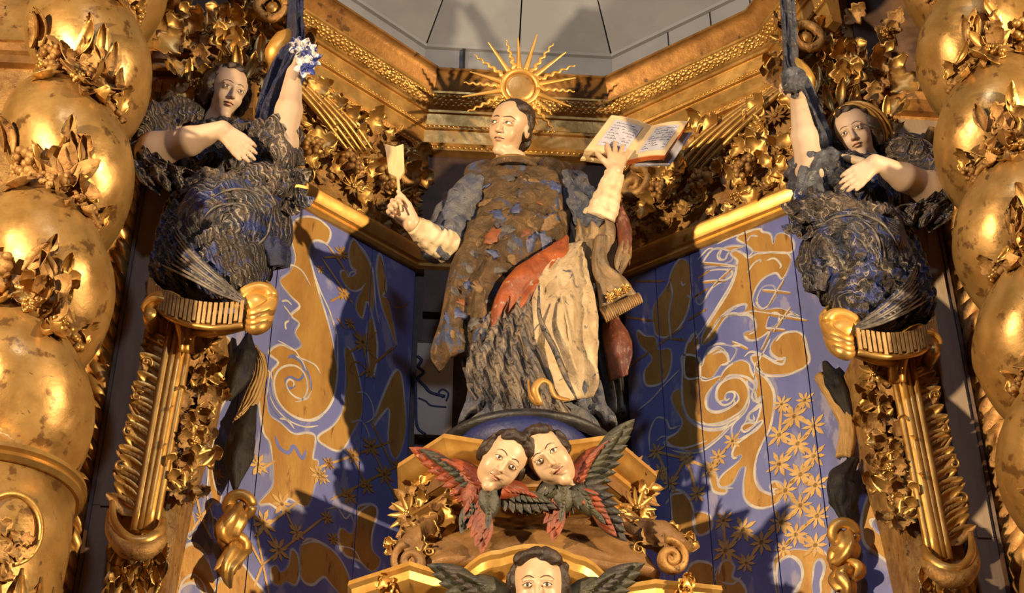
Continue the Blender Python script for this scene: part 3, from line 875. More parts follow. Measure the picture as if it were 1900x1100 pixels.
def flower_mesh(name, material, n=7, w=0.24, curl=0.7, core=0.2, rows=1):
    m = MB()
    for r in range(rows):
        pe = leaf_mesh('tmp', None, w, 1, 0.0, curl+0.5*r, 0.4, 5, 2, 0.02, 0.03, 0.5)
        V = [v.co.copy() for v in pe.vertices]; Fs = [tuple(p.vertices) for p in pe.polygons]
        bpy.data.meshes.remove(pe)
        for k in range(n):
            R = Matrix.Rotation(2*pi*(k+0.5*r)/n, 4, 'Z') @ Matrix.Scale(1-0.3*r, 4)
            m.add([R @ (v+Vector((0, 0.08, 0.03+0.05*r))) for v in V], Fs)
    for k in range(6):
        c = Vector((core*0.55*cos(k*pi/3), core*0.55*sin(k*pi/3), core*0.55))
        m.add([Vector(v)*core*0.5+c for v in BV], BF)
    m.add([Vector(v)*core*0.6+Vector((0, 0, core*0.75)) for v in BV], BF)
    return m.mesh(name, material)


def grape_mesh(name, material, n=16, seed=1):
    r = random.Random(seed); m = MB()
    for k in range(n):
        t = k/n; rr = 0.34*sqrt(r.random())*(1-0.55*t)
        a = r.uniform(0, 2*pi); R = r.uniform(0.10, 0.15)
        c = Vector((rr*cos(a), 0.35-0.8*t, 0.12+0.14*r.random()))
        m.add([Vector(v)*R+c for v in BV], BF)
    return m.mesh(name, material)


def spiral(turns=1.6, r0=1.0, r1=0.12, n=40, a0=0.0):
    t = np.linspace(0, 1, n); a = a0+turns*2*pi*t; r = r0*(r1/r0)**t
    return np.stack([r*np.cos(a), r*np.sin(a), 0*t], 1)


def scroll_mesh(name, material, turns=1.6, thick=0.16, a0=0.0, tail=None):
    P = spiral(turns, 1, 0.14, 34, a0)
    if tail is not None: P = np.concatenate([np.array(tail, float), P])
    return MB().tube(P, [thick*0.7, thick, thick*0.9, thick*0.5], 8, 1.2, ref=(0, 0, 1)).mesh(name, material)


def lib(material, sfx):
    return dict(
        ac=[leaf_mesh('acanthus_'+sfx, material, 0.30, 4, 0.55, 1.3, 0.6), leaf_mesh('acanthus_b_'+sfx, material, 0.24, 5, 0.5, 1.7, 0.8), leaf_mesh('acanthus_c_'+sfx, material, 0.36, 3, 0.6, 0.9, 0.4)],
        lf=[leaf_mesh('leaf_'+sfx, material, 0.24, 1, 0.0, 0.7, 0.9, 8, 4), leaf_mesh('leaf_b_'+sfx, material, 0.17, 1, 0.0, 1.2, 0.9, 8, 4)],
        fl=[flower_mesh('flower_'+sfx, material, 7, 0.25, 0.6, 0.25), flower_mesh('rosette_'+sfx, material, 6, 0.34, 0.9, 0.2, 2), flower_mesh('daisy_'+sfx, material, 11, 0.15, 0.35, 0.28)],
        gr=[grape_mesh('grapes_'+sfx, material, 18, 3)],
        sc=[scroll_mesh('scroll_'+sfx, material), scroll_mesh('scroll_b_'+sfx, material, 1.25, 0.2)])


LG = lib(GOLD, 'gold')
LD = lib(GOLD_D, 'old')
LB = lib(GOLD_B, 'bright')


def put(name, me, parent, pos, nrm, up=(0, 0, 1), spin=0.0, sc=0.1):
    return inst(name, me, parent, frame(pos, nrm, up, spin, sc))


_mm = {}


def mir_mesh(me):
    if me.name in _mm: return _mm[me.name]
    c = me.copy(); n = len(c.vertices)
    co = np.empty(n*3, np.float32); c.vertices.foreach_get('co', co); co[0::3] *= -1; c.vertices.foreach_set('co', co)
    bm = bmesh.new(); bm.from_mesh(c); bmesh.ops.reverse_faces(bm, faces=bm.faces[:]); bm.to_mesh(c); bm.free()
    _mm[me.name] = c; return c


SL = Matrix.Diagonal((-1, 1, 1, 1))
SG = Matrix.Translation((2*XM, 0, 0)) @ SL


def mirror_tree(o, parent=None, label=None, group=None, skip=()):
    c = o.copy()
    if o.data is not None: c.data = mir_mesh(o.data)
    M = SG @ WM[o.name] @ SL
    link(c, parent, M)
    if label: c['label'] = label
    if group: c['group'] = group
    for ch in list(o.children):
        if ch.name.split('.')[0] in skip: continue
        mirror_tree(ch, c)
    return c


# ================================================================== TWISTED COLUMNS
COLX = {-1: -1.555, 1: 1.685}; COLY = -0.80
PIT = {-1: 0.460, 1: 0.430}; Z0 = {-1: 4.977, 1: 5.345}


def col_r(u): return 0.128+0.107*np.abs(np.cos(u/2))**0.75


def col_pt(s, th, z, off=0.0):
    u = (th if s < 0 else pi-th)+2*pi*(z-Z0[s])/PIT[s]
    r = col_r(u)+off
    return np.array([COLX[s]+r*cos(th), COLY+r*sin(th), z])


def col_nrm(s, th, z):
    e = 0.02
    a = col_pt(s, th+e, z)-col_pt(s, th-e, z); b = col_pt(s, th, z+e*0.2)-col_pt(s, th, z-e*0.2)
    n = np.cross(a, b); return n/np.linalg.norm(n)


LBL_COL = {-1: 'massive gilded twisted column wound with vine, with a plain ring at its foot', 1: 'massive gilded twisted column wound with vine, beside the caryatid in the gold hood'}
for s in (-1, 1):
    zb = 3.86 if s < 0 else 3.15
    zt = 6.75
    t = thing('twisted_column', (COLX[s], COLY, 3.1), LBL_COL[s], 'column')
    nz, nt = 230, 64
    zs = np.linspace(zb, zt, nz); ths = np.linspace(0, 2*pi, nt, endpoint=False)
    Z, TH = np.meshgrid(zs, ths, indexing='ij')
    U = (TH if s < 0 else pi-TH)+2*pi*(Z-Z0[s])/PIT[s]
    Pn = np.stack([np.cos(TH)*2, np.sin(TH)*2, Z*4], -1)
    R = col_r(U)+0.004*vnoise(Pn, 1.6, 3)+0.0015*vnoise(Pn, 5, 4)
    V = np.stack([COLX[s]+R*np.cos(TH), COLY+R*np.sin(TH), Z], -1).reshape(-1, 3)
    fc = [(i*nt+k, i*nt+(k+1) % nt, (i+1)*nt+(k+1) % nt, (i+1)*nt+k) for i in range(nz-1) for k in range(nt)]
    obj('shaft', V, fc, GOLD_S, t)
    # vine in the groove
    k0 = int((zb-Z0[s])/PIT[s])-2; k1 = int((zt-Z0[s])/PIT[s])+2
    cr = random.Random(11 if s < 0 else 29)

    def gz(k, th):     # groove height at angle
        a = th if s < 0 else pi-th
        return Z0[s]+((2*k-1)*pi-a)*PIT[s]/(2*pi)
    for k in range(k0, k1):
        A = np.radians(np.linspace(-185, 5, 24)) if s < 0 else np.radians(np.linspace(-185, 5, 24))
        P = [col_pt(s, a, gz(k, a)+0.008*sin(5*a), 0.016) for a in A]
        if min(p[2] for p in P) < zb+0.03 or P[0][2] > zt: continue
        MB().tube(P, 0.013*np.ones(len(P)), 7).build('vine_stem', GOLD_D, t)
        MB().tube([p+np.array([0, -0.012, 0.028+0.01*sin(4*a)]) for p, a in zip(P[3:18], A[3:18])], [0.003, 0.017, 0.015, 0.004], 6, 0.5).build('ribbon', GOLD, t)
        fd = -72 if s < 0 else -108
        sg = 1 if s < 0 else -1
        for da, dz, kind, sc, spin in [(0, 0.0, 'fl', 0.075, 0), (-16, 0.05, 'lf', 0.10, 0.6), (12, 0.055, 'lf', 0.085, -0.5), (26, 0.02, 'ac', 0.11, -1.4), (-22, -0.03, 'ac', 0.12, 1.9), (8, -0.06, 'lf', 0.09, 3.3), (40, 0.03, 'lf', 0.08, -1.0), (30, -0.035, 'ac', 0.09, 3.9), (-40, 0.03, 'gr', 0.10, 0.2), (-56, 0.05, 'lf', 0.11, 0.3), (-52, 0.0, 'ac', 0.10, 1.2), (-72, 0.06, 'lf', 0.09, 1.0), (-66, 0.01, 'gr', 0.07, 0.9), (52, 0.0, 'gr', 0.06, 0), (-8, 0.10, 'lf', 0.075, 0.1), (62, 0.03, 'ac', 0.07, -0.6), (-12, -0.05, 'gr', 0.055, 0), (18, -0.02, 'gr', 0.05, 1), (-4, 0.04, 'ac', 0.09, 0.9), (6, 0.03, 'ac', 0.09, -0.9), (-30, 0.015, 'ac', 0.08, 2.6), (20, 0.06, 'lf', 0.08, -0.2), (-46, -0.03, 'ac', 0.09, 2.9)]:
            a = radians(fd+sg*(da+cr.uniform(-5, 5)))
            z = gz(k, a)+dz+cr.uniform(-.012, .012)
            if z < zb+0.02: continue
            p = col_pt(s, a, z, 0.012 if kind != 'fl' else 0.03)
            n = col_nrm(s, a, z)*0.7+np.array([cos(a), sin(a), 0])*0.5
            me = cr.choice((LG if cr.random() < 0.45 else LD)[kind])
            nm = {'fl': 'flower', 'lf': 'leaf', 'ac': 'acanthus_leaf', 'gr': 'grape_bunch'}[kind]
            put(nm, me, t, p, n, (0, 0, 1), sg*-spin+cr.uniform(-.3, .3), sc*cr.uniform(1.15, 1.6)*(1.15 if kind == 'fl' else 1))
    if s < 0:
        MB().lathe([(0.19, 0.0), (0.232, 0.0), (0.245, 0.012), (0.238, 0.026), (0.25, 0.034), (0.246, 0.05), (0.225, 0.058), (0.15, 0.075)], (COLX[s], COLY, 3.80), 48).build('ring', GOLD, t, True, None, 40)
        MB().lathe([(0.19, -0.75), (0.205, -0.6), (0.222, -0.35), (0.228, -0.15), (0.222, 0.0), (0.1, 0.0)], (COLX[s], COLY, 3.80), 48).build('drum', GOLD_S, t)
        for q, (a, dz, r) in enumerate([(-62, -0.20, 0.085), (-105, -0.2, 0.085)]):
            a = radians(a); c = np.array([COLX[s]+0.228*cos(a), COLY+0.228*sin(a), 3.80+dz])
            M = frame(c, (cos(a), sin(a), 0), (0, 0, 1), 0, (r, r*1.25, r))
            MB().tube([(cos(x)*1.0, sin(x)*1.0, 0) for x in np.linspace(-1.2, 2*pi-2, 30)], [0.06, 0.1, 0.1, 0.06], 8).build('cartouche_rim', GOLD, t, True, M)
            for k in range(5):
                put('leaf', LD['ac'][k % 3], t, c+np.array([0, 0, -0.03*k+0.02]), (cos(a), sin(a), 0), (0, 0, 1), 2.2*(-1)**k+0.3*k, 0.09)
        for k in range(9):
            a = radians(-150+k*17); c = np.array([COLX[s]+0.222*cos(a), COLY+0.222*sin(a), 3.36])
            MB().tube([(COLX[s]+(0.226-0.00*j)*cos(a+0.03*j*(1 if k % 2 else -1)), COLY+0.226*sin(a+0.03*j), 3.5-0.09*j) for j in range(5)], [0.004, 0.016, 0.018, 0.012, 0.008], 6).build('drum_flute', GOLD, t)
            put('leaf', LG['lf'][k % 2], t, c+np.array([0, 0, 0.12]), (cos(a), sin(a), 0), (0, 0, 1), pi+0.2*(-1)**k, 0.13)

# ================================================================== BOARDS AND ROPES AT THE NICHE EDGE
LBL_BRD = {-1: 'plain bare grey board upright beside the ringed twisted column', 1: 'plain bare dark board upright beside the console under the hooded caryatid'}
for s in (-1, 1):
    x0, x1 = (-1.375, -1.285) if s < 0 else (1.495, 1.585)
    t = thing('trim_%d' % (3 if s < 0 else 4), ((x0+x1)/2, -0.33, 3.15), LBL_BRD[s], None, None, 'structure')
    zj = 4.02
    for a, b in ((3.15, zj-0.001), (zj+0.001, 5.75)):
        MB().box((x0, -0.345, a), (x1, -0.277, b)).build('board_length', WOODGREY, t, False)
    xe = x0 if s < 0 else x1
    MB().box((min(xe, xe+s*0.012), -0.355, 3.15), (max(xe, xe+s*0.012), -0.277, 5.75)).build('edge_strip', BROWN, t, False)
    MB().box(((x0+x1)/2-0.02, -0.352, zj-0.006), ((x0+x1)/2+0.03, -0.345, zj+0.03)).build('knot_plug', WOODGREY, t, False)
    xr = -1.43 if s < 0 else 1.655
    t = thing('trim_%d' % (5 if s < 0 else 6), (xr, -0.34, 3.15), 'thin twisted rope moulding between the grey board and the ringed column' if s < 0 else 'thin twisted rope moulding beside the column at the hooded caryatid', None, None, 'structure')
    for q in range(3):
        zz = np.linspace(3.15, 5.8, 150); ph = zz*2*pi/0.20*s+q*2*pi/3
        MB().tube(np.stack([xr+0.024*np.cos(ph), -0.335+0.024*np.sin(ph), zz], 1), 0.024*np.ones(len(zz)), 7).build('strand', GOLD_D if s > 0 else GOLD, t)

# ================================================================== CONSOLES (left built, right mirrored)
def LP_(px, py, Y): return at(px, py, Y)


ct = thing('console_pilaster', (-1.2, -0.3, 3.3), 'carved gilded console with volute and acanthus under the bareheaded caryatid', 'console')
YF = -0.44
# tapering shaft
pts = [(-1.285, 4.70), (-1.02, 4.70), (-1.035, 4.45), (-1.08, 4.1), (-1.10, 3.75), (-1.115, 3.3), (-1.27, 3.3), (-1.285, 3.9)]
v = [(x, -0.42 if z > 4.5 else -0.40, z) for x, z in pts]+[(x, -0.27 if x < -1.2 else -0.15, z) for x, z in pts]
k = len(pts)
MB().add(v, [tuple(range(k)), tuple(range(2*k-1, k-1, -1))]+[(i, k+i, k+(i+1) % k, (i+1) % k) for i in range(k)]).build('shaft', GOLD_D, ct, False)
# central ribs
for (xa, xb, r) in ((333, 262, 0.017), (345, 273, 0.020), (318, 250, 0.015), (358, 286, 0.014)):
    a = LP_(xa, 600, -0.47); b = LP_(xb, 985, -0.45)
    MB().tube([a+(b-a)*u for u in np.linspace(0, 1, 12)], [r*0.9, r, r, r], 8).build('rib', GOLD_B if r > 0.018 else GOLD, ct)
# top volute: thick band folding over
P = crom([LP_(282, 588, -0.50), LP_(276, 572, -0.52), LP_(292, 558, -0.53), LP_(318, 562, -0.53), LP_(338, 585, -0.51), LP_(347, 620, -0.49), LP_(346, 655, -0.47)], 8)
MB().tube(P, [0.012, 0.026, 0.034, 0.034, 0.030, 0.022], 10, 1.3).build('volute', GOLD_B, ct)
P2 = P+np.array([-0.014, -0.03, -0.014])
MB().tube(P2[6:], [0.006, 0.012, 0.013, 0.012, 0.008], 7).build('volute_ridge', GOLD_B, ct)
MB().tube([LP_(278, 580, -0.56)+np.array([0, y, 0]) for y in np.linspace(0, 0.10, 4)], [0.022, 0.026, 0.026, 0.022], 10).build('volute_eye', GOLD, ct)
# acanthus on the outer flank
cr = random.Random(5)
LONG = [leaf_mesh('long_leaf', GOLD, 0.20, 1, 0.0, 1.5, 0.9, 10, 4, 0.03, 0.03, 0.5), leaf_mesh('long_leaf_old', GOLD_D, 0.22, 1, 0.0, 1.1, 0.9, 10, 4, 0.03, 0.03, 0.5)]
for i in range(24):
    u = i/23; px = 318-72*u; py = 640+300*u
    p = LP_(px, py, -0.45)
    put('acanthus_leaf', LONG[i % 3 == 2], ct, p+np.array([0.02, 0, -0.03]), (-0.35, -0.9, -0.1), (-0.75, 0, 0.62), cr.uniform(-.12, .12), (0.13, 0.155-0.02*u, 0.12))
    if i % 5 == 4:
        put('leaf_curl', LG['sc'][1], ct, p+np.array([-0.06, -0.035, 0.02]), (0, -0.9, -0.3), (0, 0, 1), cr.uniform(0, 6), 0.024)
# flower chain on the inner flank
for i in range(13):
    u = i/12; px = 385-42*u; py = 640+270*u
    p = LP_(px, py, -0.43)
    kind = ('fl', 'ac', 'lf', 'ac')[i % 4]
    put('flower' if kind == 'fl' else 'leaf', cr.choice(LD[kind] if i % 2 else LG[kind]), ct, p, (0.35, -0.9, -0.25), (0.5, 0, 0.8), cr.uniform(-2.2, 1.2), 0.055 if kind == 'fl' else 0.10)
    put('leaf', cr.choice(LD['ac']), ct, p+np.array([-0.03, -0.015, -0.02]), (0.1, -0.95, -0.25), (0.2, 0, 0.9), cr.uniform(-2, 2), 0.085)
for i in range(26):
    u = i/25; px = 372-30*u+cr.uniform(-14, 26); py = 625+300*u
    p = LP_(px, py, -0.42)
    put('leaf', cr.choice((LG if i % 3 else LD)['ac']), ct, p, (0.3, -0.9, -0.2), (0.3, 0, 0.9), cr.uniform(-3, 3), cr.uniform(0.075, 0.115))
# crescent collar and scale leaves below
P = crom([LP_(208, 930, -0.47), LP_(212, 970, -0.51), LP_(238, 1000, -0.55), LP_(272, 1003, -0.55), LP_(298, 985, -0.52), LP_(303, 965, -0.47)], 8)
MB().tube(P, [0.008, 0.015, 0.018, 0.020, 0.018, 0.012], 10).build('collar', GOLD, ct)
MB().tube(P+np.array([0, 0.0, -0.035]), [0.012, 0.022, 0.028, 0.028, 0.024, 0.012], 10).build('collar_roll', GOLD_D, ct)
for r in range(4):
    for c in range(4-(r > 2)):
        p = LP_(222+c*24-6*r, 1018+r*30, -0.47)
        put('scale_leaf', LG['lf'][(r+c) % 2], ct, p+np.array([0, 0, 0.05]), (0, -0.9, -0.42), (0, 0, -1), cr.uniform(-.2, .2), (0.16, 0.115, 0.14))
for c in range(3):
    a = LP_(262+c*16, 1010, -0.44); b = LP_(246+c*16, 1110, -0.43)
    MB().tube([a+(b-a)*u for u in np.linspace(0, 1, 6)], 0.011*np.ones(6), 7).build('rib', GOLD_B, ct)
mirror_tree(ct, None, 'carved gilded console with volute and acanthus under the hooded caryatid')

# ================================================================== FIGURE TOOLS
SKIN = mat('painted_flesh', (0.58, 0.40, 0.25), (0.51, 0.33, 0.19), (0.42, 0.25, 0.14), rough=0.42, scale=6, bump=0.06, bscale=30, t3=0.70)
SKIN_R = mat('flesh_caryatid', (0.53, 0.385, 0.27), (0.47, 0.325, 0.215), (0.40, 0.25, 0.155), rough=0.5, scale=5, bump=0.06, bscale=30, t3=0.70)
HAIR = mat('black_brown_hair', (0.020, 0.011, 0.007), (0.045, 0.024, 0.013), None, rough=0.45, scale=30, bump=0.5, bscale=50)
LINE = mat('dark_painted_line', (0.05, 0.022, 0.012), rough=0.5, bump=0)
LIPS = mat('painted_lips', (0.55, 0.20, 0.13), rough=0.4, bump=0)
EYEW = mat('eye_white', (0.75, 0.68, 0.58), rough=0.25, bump=0)
DALM = mat('dalmatic_brocade', (0.075, 0.045, 0.021), (0.15, 0.083, 0.03), (0.06, 0.078, 0.15), rough=0.5, rough2=0.3, metal=0.12, scale=9, bump=1.0, bscale=24, dist=0.028, t3=0.575, scale3=8, warp=0.6, c4=(0.30, 0.17, 0.07), scale4=30, t4=0.60)
ALB = mat('cream_alb', (0.56, 0.42, 0.25), (0.40, 0.28, 0.15), (0.10, 0.09, 0.09), rough=0.5, scale=7, bump=0.8, bscale=30, dist=0.015, t3=0.60, scale3=12, warp=0.8, c4=(0.075, 0.07, 0.075), scale4=24, t4=0.62)
ALBD = mat('grey_blue_alb', (0.075, 0.068, 0.072), (0.20, 0.145, 0.095), (0.03, 0.034, 0.055), rough=0.45, scale=9, bump=0.8, bscale=30, dist=0.015, t3=0.58, warp=0.8, c4=(0.26, 0.20, 0.145), streak=14, wdist=10)
ORANGE = mat('orange_lining', (0.34, 0.08, 0.016), (0.19, 0.042, 0.011), (0.32, 0.23, 0.16), rough=0.45, scale=12, bump=0.7, bscale=28, t3=0.62)
SLEEVE = mat('blue_grey_sleeve', (0.065, 0.075, 0.12), (0.16, 0.15, 0.15), (0.025, 0.025, 0.037), rough=0.45, scale=14, bump=0.9, bscale=34, dist=0.02, warp=0.8, c4=(0.30, 0.29, 0.28), scale4=48, t4=0.60)
CUFF = mat('cream_cuff', (0.66, 0.53, 0.34), (0.52, 0.38, 0.21), (0.30, 0.21, 0.13), rough=0.5, scale=12, bump=0.6, bscale=28, t3=0.64)
REDC = mat('red_cloth', (0.16, 0.045, 0.022), (0.09, 0.028, 0.017), (0.24, 0.13, 0.07), rough=0.4, scale=14, bump=0.5, bscale=40)
MANI = mat('grey_gold_maniple', (0.27, 0.17, 0.075), (0.17, 0.115, 0.065), (0.085, 0.08, 0.085), rough=0.45, metal=0.25, scale=9, bump=0.6, bscale=40)
BLACKW = mat('black_base', (0.012, 0.011, 0.013), (0.03, 0.026, 0.024), None, rough=0.4, scale=9, bump=0.5)
BASEB = mat('deep_blue_base', (0.008, 0.012, 0.075), (0.012, 0.018, 0.10), None, rough=0.5, scale=30, bump=0.3, bscale=60)
PAPER = mat('old_page', (0.62, 0.45, 0.26), (0.55, 0.38, 0.20), None, rough=0.6, scale=10, bump=0.1)
TEXTP = mat('pale_text_block', (0.44, 0.43, 0.49), (0.37, 0.36, 0.43), None, rough=0.6, scale=30, bump=0.1)
INK = mat('brown_ink', (0.09, 0.075, 0.08), rough=0.7, bump=0)
BOOKR = mat('orange_fore_edge', (0.50, 0.13, 0.03), (0.40, 0.09, 0.02), None, rough=0.5, scale=20, bump=0.1)
QUILL = mat('pale_quill', (0.72, 0.50, 0.26), (0.62, 0.40, 0.19), None, rough=0.45, scale=12, bump=0.2, bscale=60, stretch=(4, 4, 0.6))
FE_R = mat('red_feather', (0.27, 0.055, 0.016), (0.16, 0.034, 0.012), (0.55, 0.28, 0.10), rough=0.4, scale=22, bump=0.4, bscale=60, t3=0.68)
FE_G = mat('green_black_feather', (0.058, 0.050, 0.024), (0.025, 0.023, 0.016), (0.30, 0.22, 0.10), rough=0.4, scale=22, bump=0.4, bscale=60, t3=0.67)
FE_K = mat('black_feather', (0.022, 0.018, 0.016), (0.05, 0.036, 0.022), None, rough=0.4, scale=22, bump=0.4, bscale=60)


def basis(fwd, up):
    """columns: local x, y, z in world for a face looking along local -y."""
    f = np.array(fwd, float); f /= np.linalg.norm(f)
    u = np.array(up, float); u -= f*np.dot(u, f); u /= np.linalg.norm(u)
    y = -f; x = np.cross(y, u)
    return np.stack([x, y, u], 1)


def cvec(p, a=0.0, b=0.0):
    """direction from p to the camera, leaned a to picture right and b to picture up."""
    c = CAM-np.asarray(p); c /= np.linalg.norm(c)
    return c+RT*a+UP*b


def head_f(neck=True, fem=False, baby=False):
    ch = 0.9 if fem else 1.0

    def f(p):
        d = ell(p, (0, 0.06, 0.14), (0.355, 0.42, 0.385))
        d = smin(d, ell(p, (0, -0.08, -0.13), ((0.238 if not fem else 0.25) if not baby else 0.30, 0.315, 0.385)), 0.10)
        d = smin(d, ell(p, (0, -0.31, -0.45), (0.10, 0.085, 0.085)), 0.09)       # chin
        for s in (-1, 1):
            d = smin(d, ell(p, (s*(0.165 if baby else 0.145), -0.27, -0.13), (0.11 if baby else 0.095, 0.09, 0.12 if not baby else 0.16)), 0.07)   # cheek
            d = smin(d, cone(p, (s*0.05, -0.385, 0.105), (s*0.20, -0.34, 0.10), 0.028, 0.022), 0.05)       # brow
        for s in (-1, 1):                                                                                # sockets
            d = -smin(-d, ell(p, (s*0.135, -0.445, 0.03), (0.085, 0.075, 0.045)), 0.045)
        for s in (-1, 1):
            d = smin(d, ell(p, (s*0.135, -0.335, 0.025), (0.078, 0.062, 0.046)), 0.012)
            d = smin(d, cone(p, (s*0.065, -0.385, 0.045), (s*0.205, -0.352, 0.04), 0.012, 0.010), 0.015)      # upper lid
        d = smin(d, cone(p, (0, -0.385, 0.09), (0, -0.475, -0.12), 0.026, 0.044), 0.05)                    # nose
        for s in (-1, 1): d = smin(d, ell(p, (s*0.045, -0.43, -0.135), (0.03, 0.035, 0.026)), 0.02)
        d = smin(d, ell(p, (0, -0.385, -0.232), (0.085, 0.035, 0.022)), 0.018)                             # lips
        d = smin(d, ell(p, (0, -0.375, -0.278), (0.065, 0.035, 0.024)), 0.018)
        for s in (-1, 1):                                                                                # ears
            e = ell(p, (s*0.345, 0.02, -0.02), (0.035, 0.085, 0.125))
            e = -smin(-e, ell(p, (s*0.40, 0.0, -0.01), (0.035, 0.045, 0.075)), 0.02)
            d = smin(d, e, 0.03)
        if neck: d = smin(d, cone(p, (0, 0.06, -0.30), (0, 0.10, -0.75), 0.185*ch, 0.20*ch), 0.06)
        return d
    return f


HF = {k: head_f(*k) for k in ((True, False, False), (True, True, False), (False, False, True), (True, False, True))}


class Head:
    """a head placed in the world: centre, height, face direction and up."""
    def __init__(s, c, H, fwd, up, key):
        s.c = np.asarray(c, float); s.H = H; s.R = basis(fwd, up); s.f = HF[key]

    def sdf(s, P): return s.f((P-s.c)@s.R/s.H)*s.H

    def w(s, p): return s.c+s.R@(np.asarray(p, float)*s.H)

    def surf(s, x, z, off=0.0):
        y = -0.62+np.arange(0, 160)*0.004
        p = np.stack([np.full(160, x), y, np.full(160, z)], 1)
        d = s.f(p); i = int(np.argmax(d < 0)) or 60
        return s.w((x, y[i]-off, z))

    def face_parts(s, parent, brow=LINE, gaze=0.0, lips=LIPS, open_eyes=True, bw=0.011):
        H = s.H
        for sg in (-1, 1):
            P = [s.surf(sg*x, z, 0.004) for x, z in ((0.045, 0.125), (0.10, 0.155), (0.16, 0.155), (0.225, 0.115))]
            MB().tube(crom(P, 5), [bw*H*0.6, bw*H, bw*H*0.9, bw*H*0.4], 6).build('eyebrow', brow, parent)
            P = [s.surf(sg*x, z, 0.004) for x, z in ((0.065, 0.03), (0.10, 0.056), (0.15, 0.060), (0.205, 0.030))]
            MB().tube(crom(P, 5), 0.0085*H*np.ones(16), 6).build('eyelid_line', LINE, parent)
            if open_eyes:
                e = MB(); c = s.surf(sg*0.135, 0.028, -0.012); n = s.R@np.array([sg*0.15, -1, 0])
                M = frame(c, n, s.R[:, 2], 0, (0.058*H, 0.030*H, 0.020*H))
                e.add([M @ Vector(v) for v in BV*1.0], BF); e.build('eye', EYEW, parent)
                c2 = s.surf(sg*0.135+gaze, 0.034, 0.006)
                M = frame(c2, n, s.R[:, 2], 0, (0.027*H, 0.027*H, 0.010*H))
                MB().add([M @ Vector(v) for v in BV], BF).build('iris', LINE, parent)
        P = [s.surf(x, z, 0.003) for x, z in ((-0.095, -0.25), (-0.045, -0.246), (0, -0.254), (0.045, -0.246), (0.095, -0.25))]
        MB().tube(crom(P, 4), 0.007*H*np.ones(17), 6).build('mouth_line', LINE, parent)
        for z0, zc_, w in ((-0.243, -0.232, 0.075), (-0.272, -0.282, 0.06)):
            P = [s.surf(x*w/0.075, zc_ if abs(x) < 0.05 else z0, 0.002) for x in (-0.075, -0.035, 0, 0.035, 0.075)]
            MB().tube(crom(P, 4), np.array([0.004, 0.017, 0.017, 0.017, 0.004])*H, 6, 0.6).build('lip', lips, parent)


def hand(wr, d, p, size=0.16, curl=(0.3, 0.3, 0.3, 0.3), spread=0.12, thumb=1, tcurl=0.4, tspread=0.9):
    """list of cones: wrist point, direction to fingers, palm-facing normal."""
    wr = np.asarray(wr, float); d = np.array(d, float); d /= np.linalg.norm(d)
    p = np.array(p, float); p -= d*np.dot(p, d); p /= np.linalg.norm(p)
    t = np.cross(d, p)*thumb
    S = size/0.18; out = []
    offs = (0.030, 0.010, -0.010, -0.029); lens = (0.068, 0.076, 0.070, 0.055)
    for k in range(4):
        kn = wr+d*(0.088-0.004*abs(k-1))*S+t*offs[k]*S
        out.append((wr+t*offs[k]*0.5*S, kn, 0.017*S, 0.0125*S, 0.012))
        a = 0.0; q = kn; dd = d+t*spread*(1.5-k); dd /= np.linalg.norm(dd)
        for j, fr in enumerate((0.45, 0.31, 0.24)):
            a += curl[k]*(0.8, 1.1, 0.8)[j]
            v = dd*cos(a)+p*sin(a)
            e = q+v*lens[k]*fr*S*1.05
            out.append((q, e, (0.0110, 0.0098, 0.0088)[j]*S, (0.0098, 0.0088, 0.0070)[j]*S, 0.004)); q = e
    b = wr+d*0.022*S+t*0.022*S
    v = d*cos(tspread)+t*sin(tspread)
    e = b+v*0.045*S; out.append((b, e, 0.016*S, 0.0125*S, 0.010))
    v2 = v*cos(tcurl)+p*sin(tcurl)*0.7+d*0.3; v2 /= np.linalg.norm(v2)
    e2 = e+v2*0.034*S; out.append((e, e2, 0.012*S, 0.0105*S, 0.004)); out.append((e2, e2+(v2+d*0.3)*0.022*S, 0.0105*S, 0.0075*S, 0.003))
    return out


def body_f(heads, limbs, hands):
    """heads: Head list; limbs: (a, b, ra, rb, k); hands: cone lists."""
    def near(P, c, r, g):
        q = np.linalg.norm(P-c, axis=1)-r; d = np.maximum(q, 0.03)+0.02
        k = q < 0.04
        if k.any(): d[k] = g(P[k])
        return d
    HD = []
    for hd in hands:
        c = np.mean([x[0] for x in hd], axis=0); HD.append((c, max(np.linalg.norm(x[1]-c)+x[3] for x in hd), hd))

    def f(P):
        d = np.full(len(P), 9.0)
        for h in heads: d = np.minimum(d, near(P, h.c-h.R[:, 2]*0.12*h.H, 0.74*h.H, h.sdf))
        for a, b, ra, rb, k in limbs: d = smin(d, cone(P, a, b, ra, rb), k)
        for c, r, hd in HD:
            def g(Q):
                e = np.full(len(Q), 9.0)
                for a, b, ra, rb, k in hd: e = smin(e, cone(Q, a, b, ra, rb), k)
                return e
            d = smin(d, near(P, c, r, g), 0.012)
        return d
    return f


def bounds(pts, r):
    pts = np.array(pts); return pts.min(0)-r, pts.max(0)+r


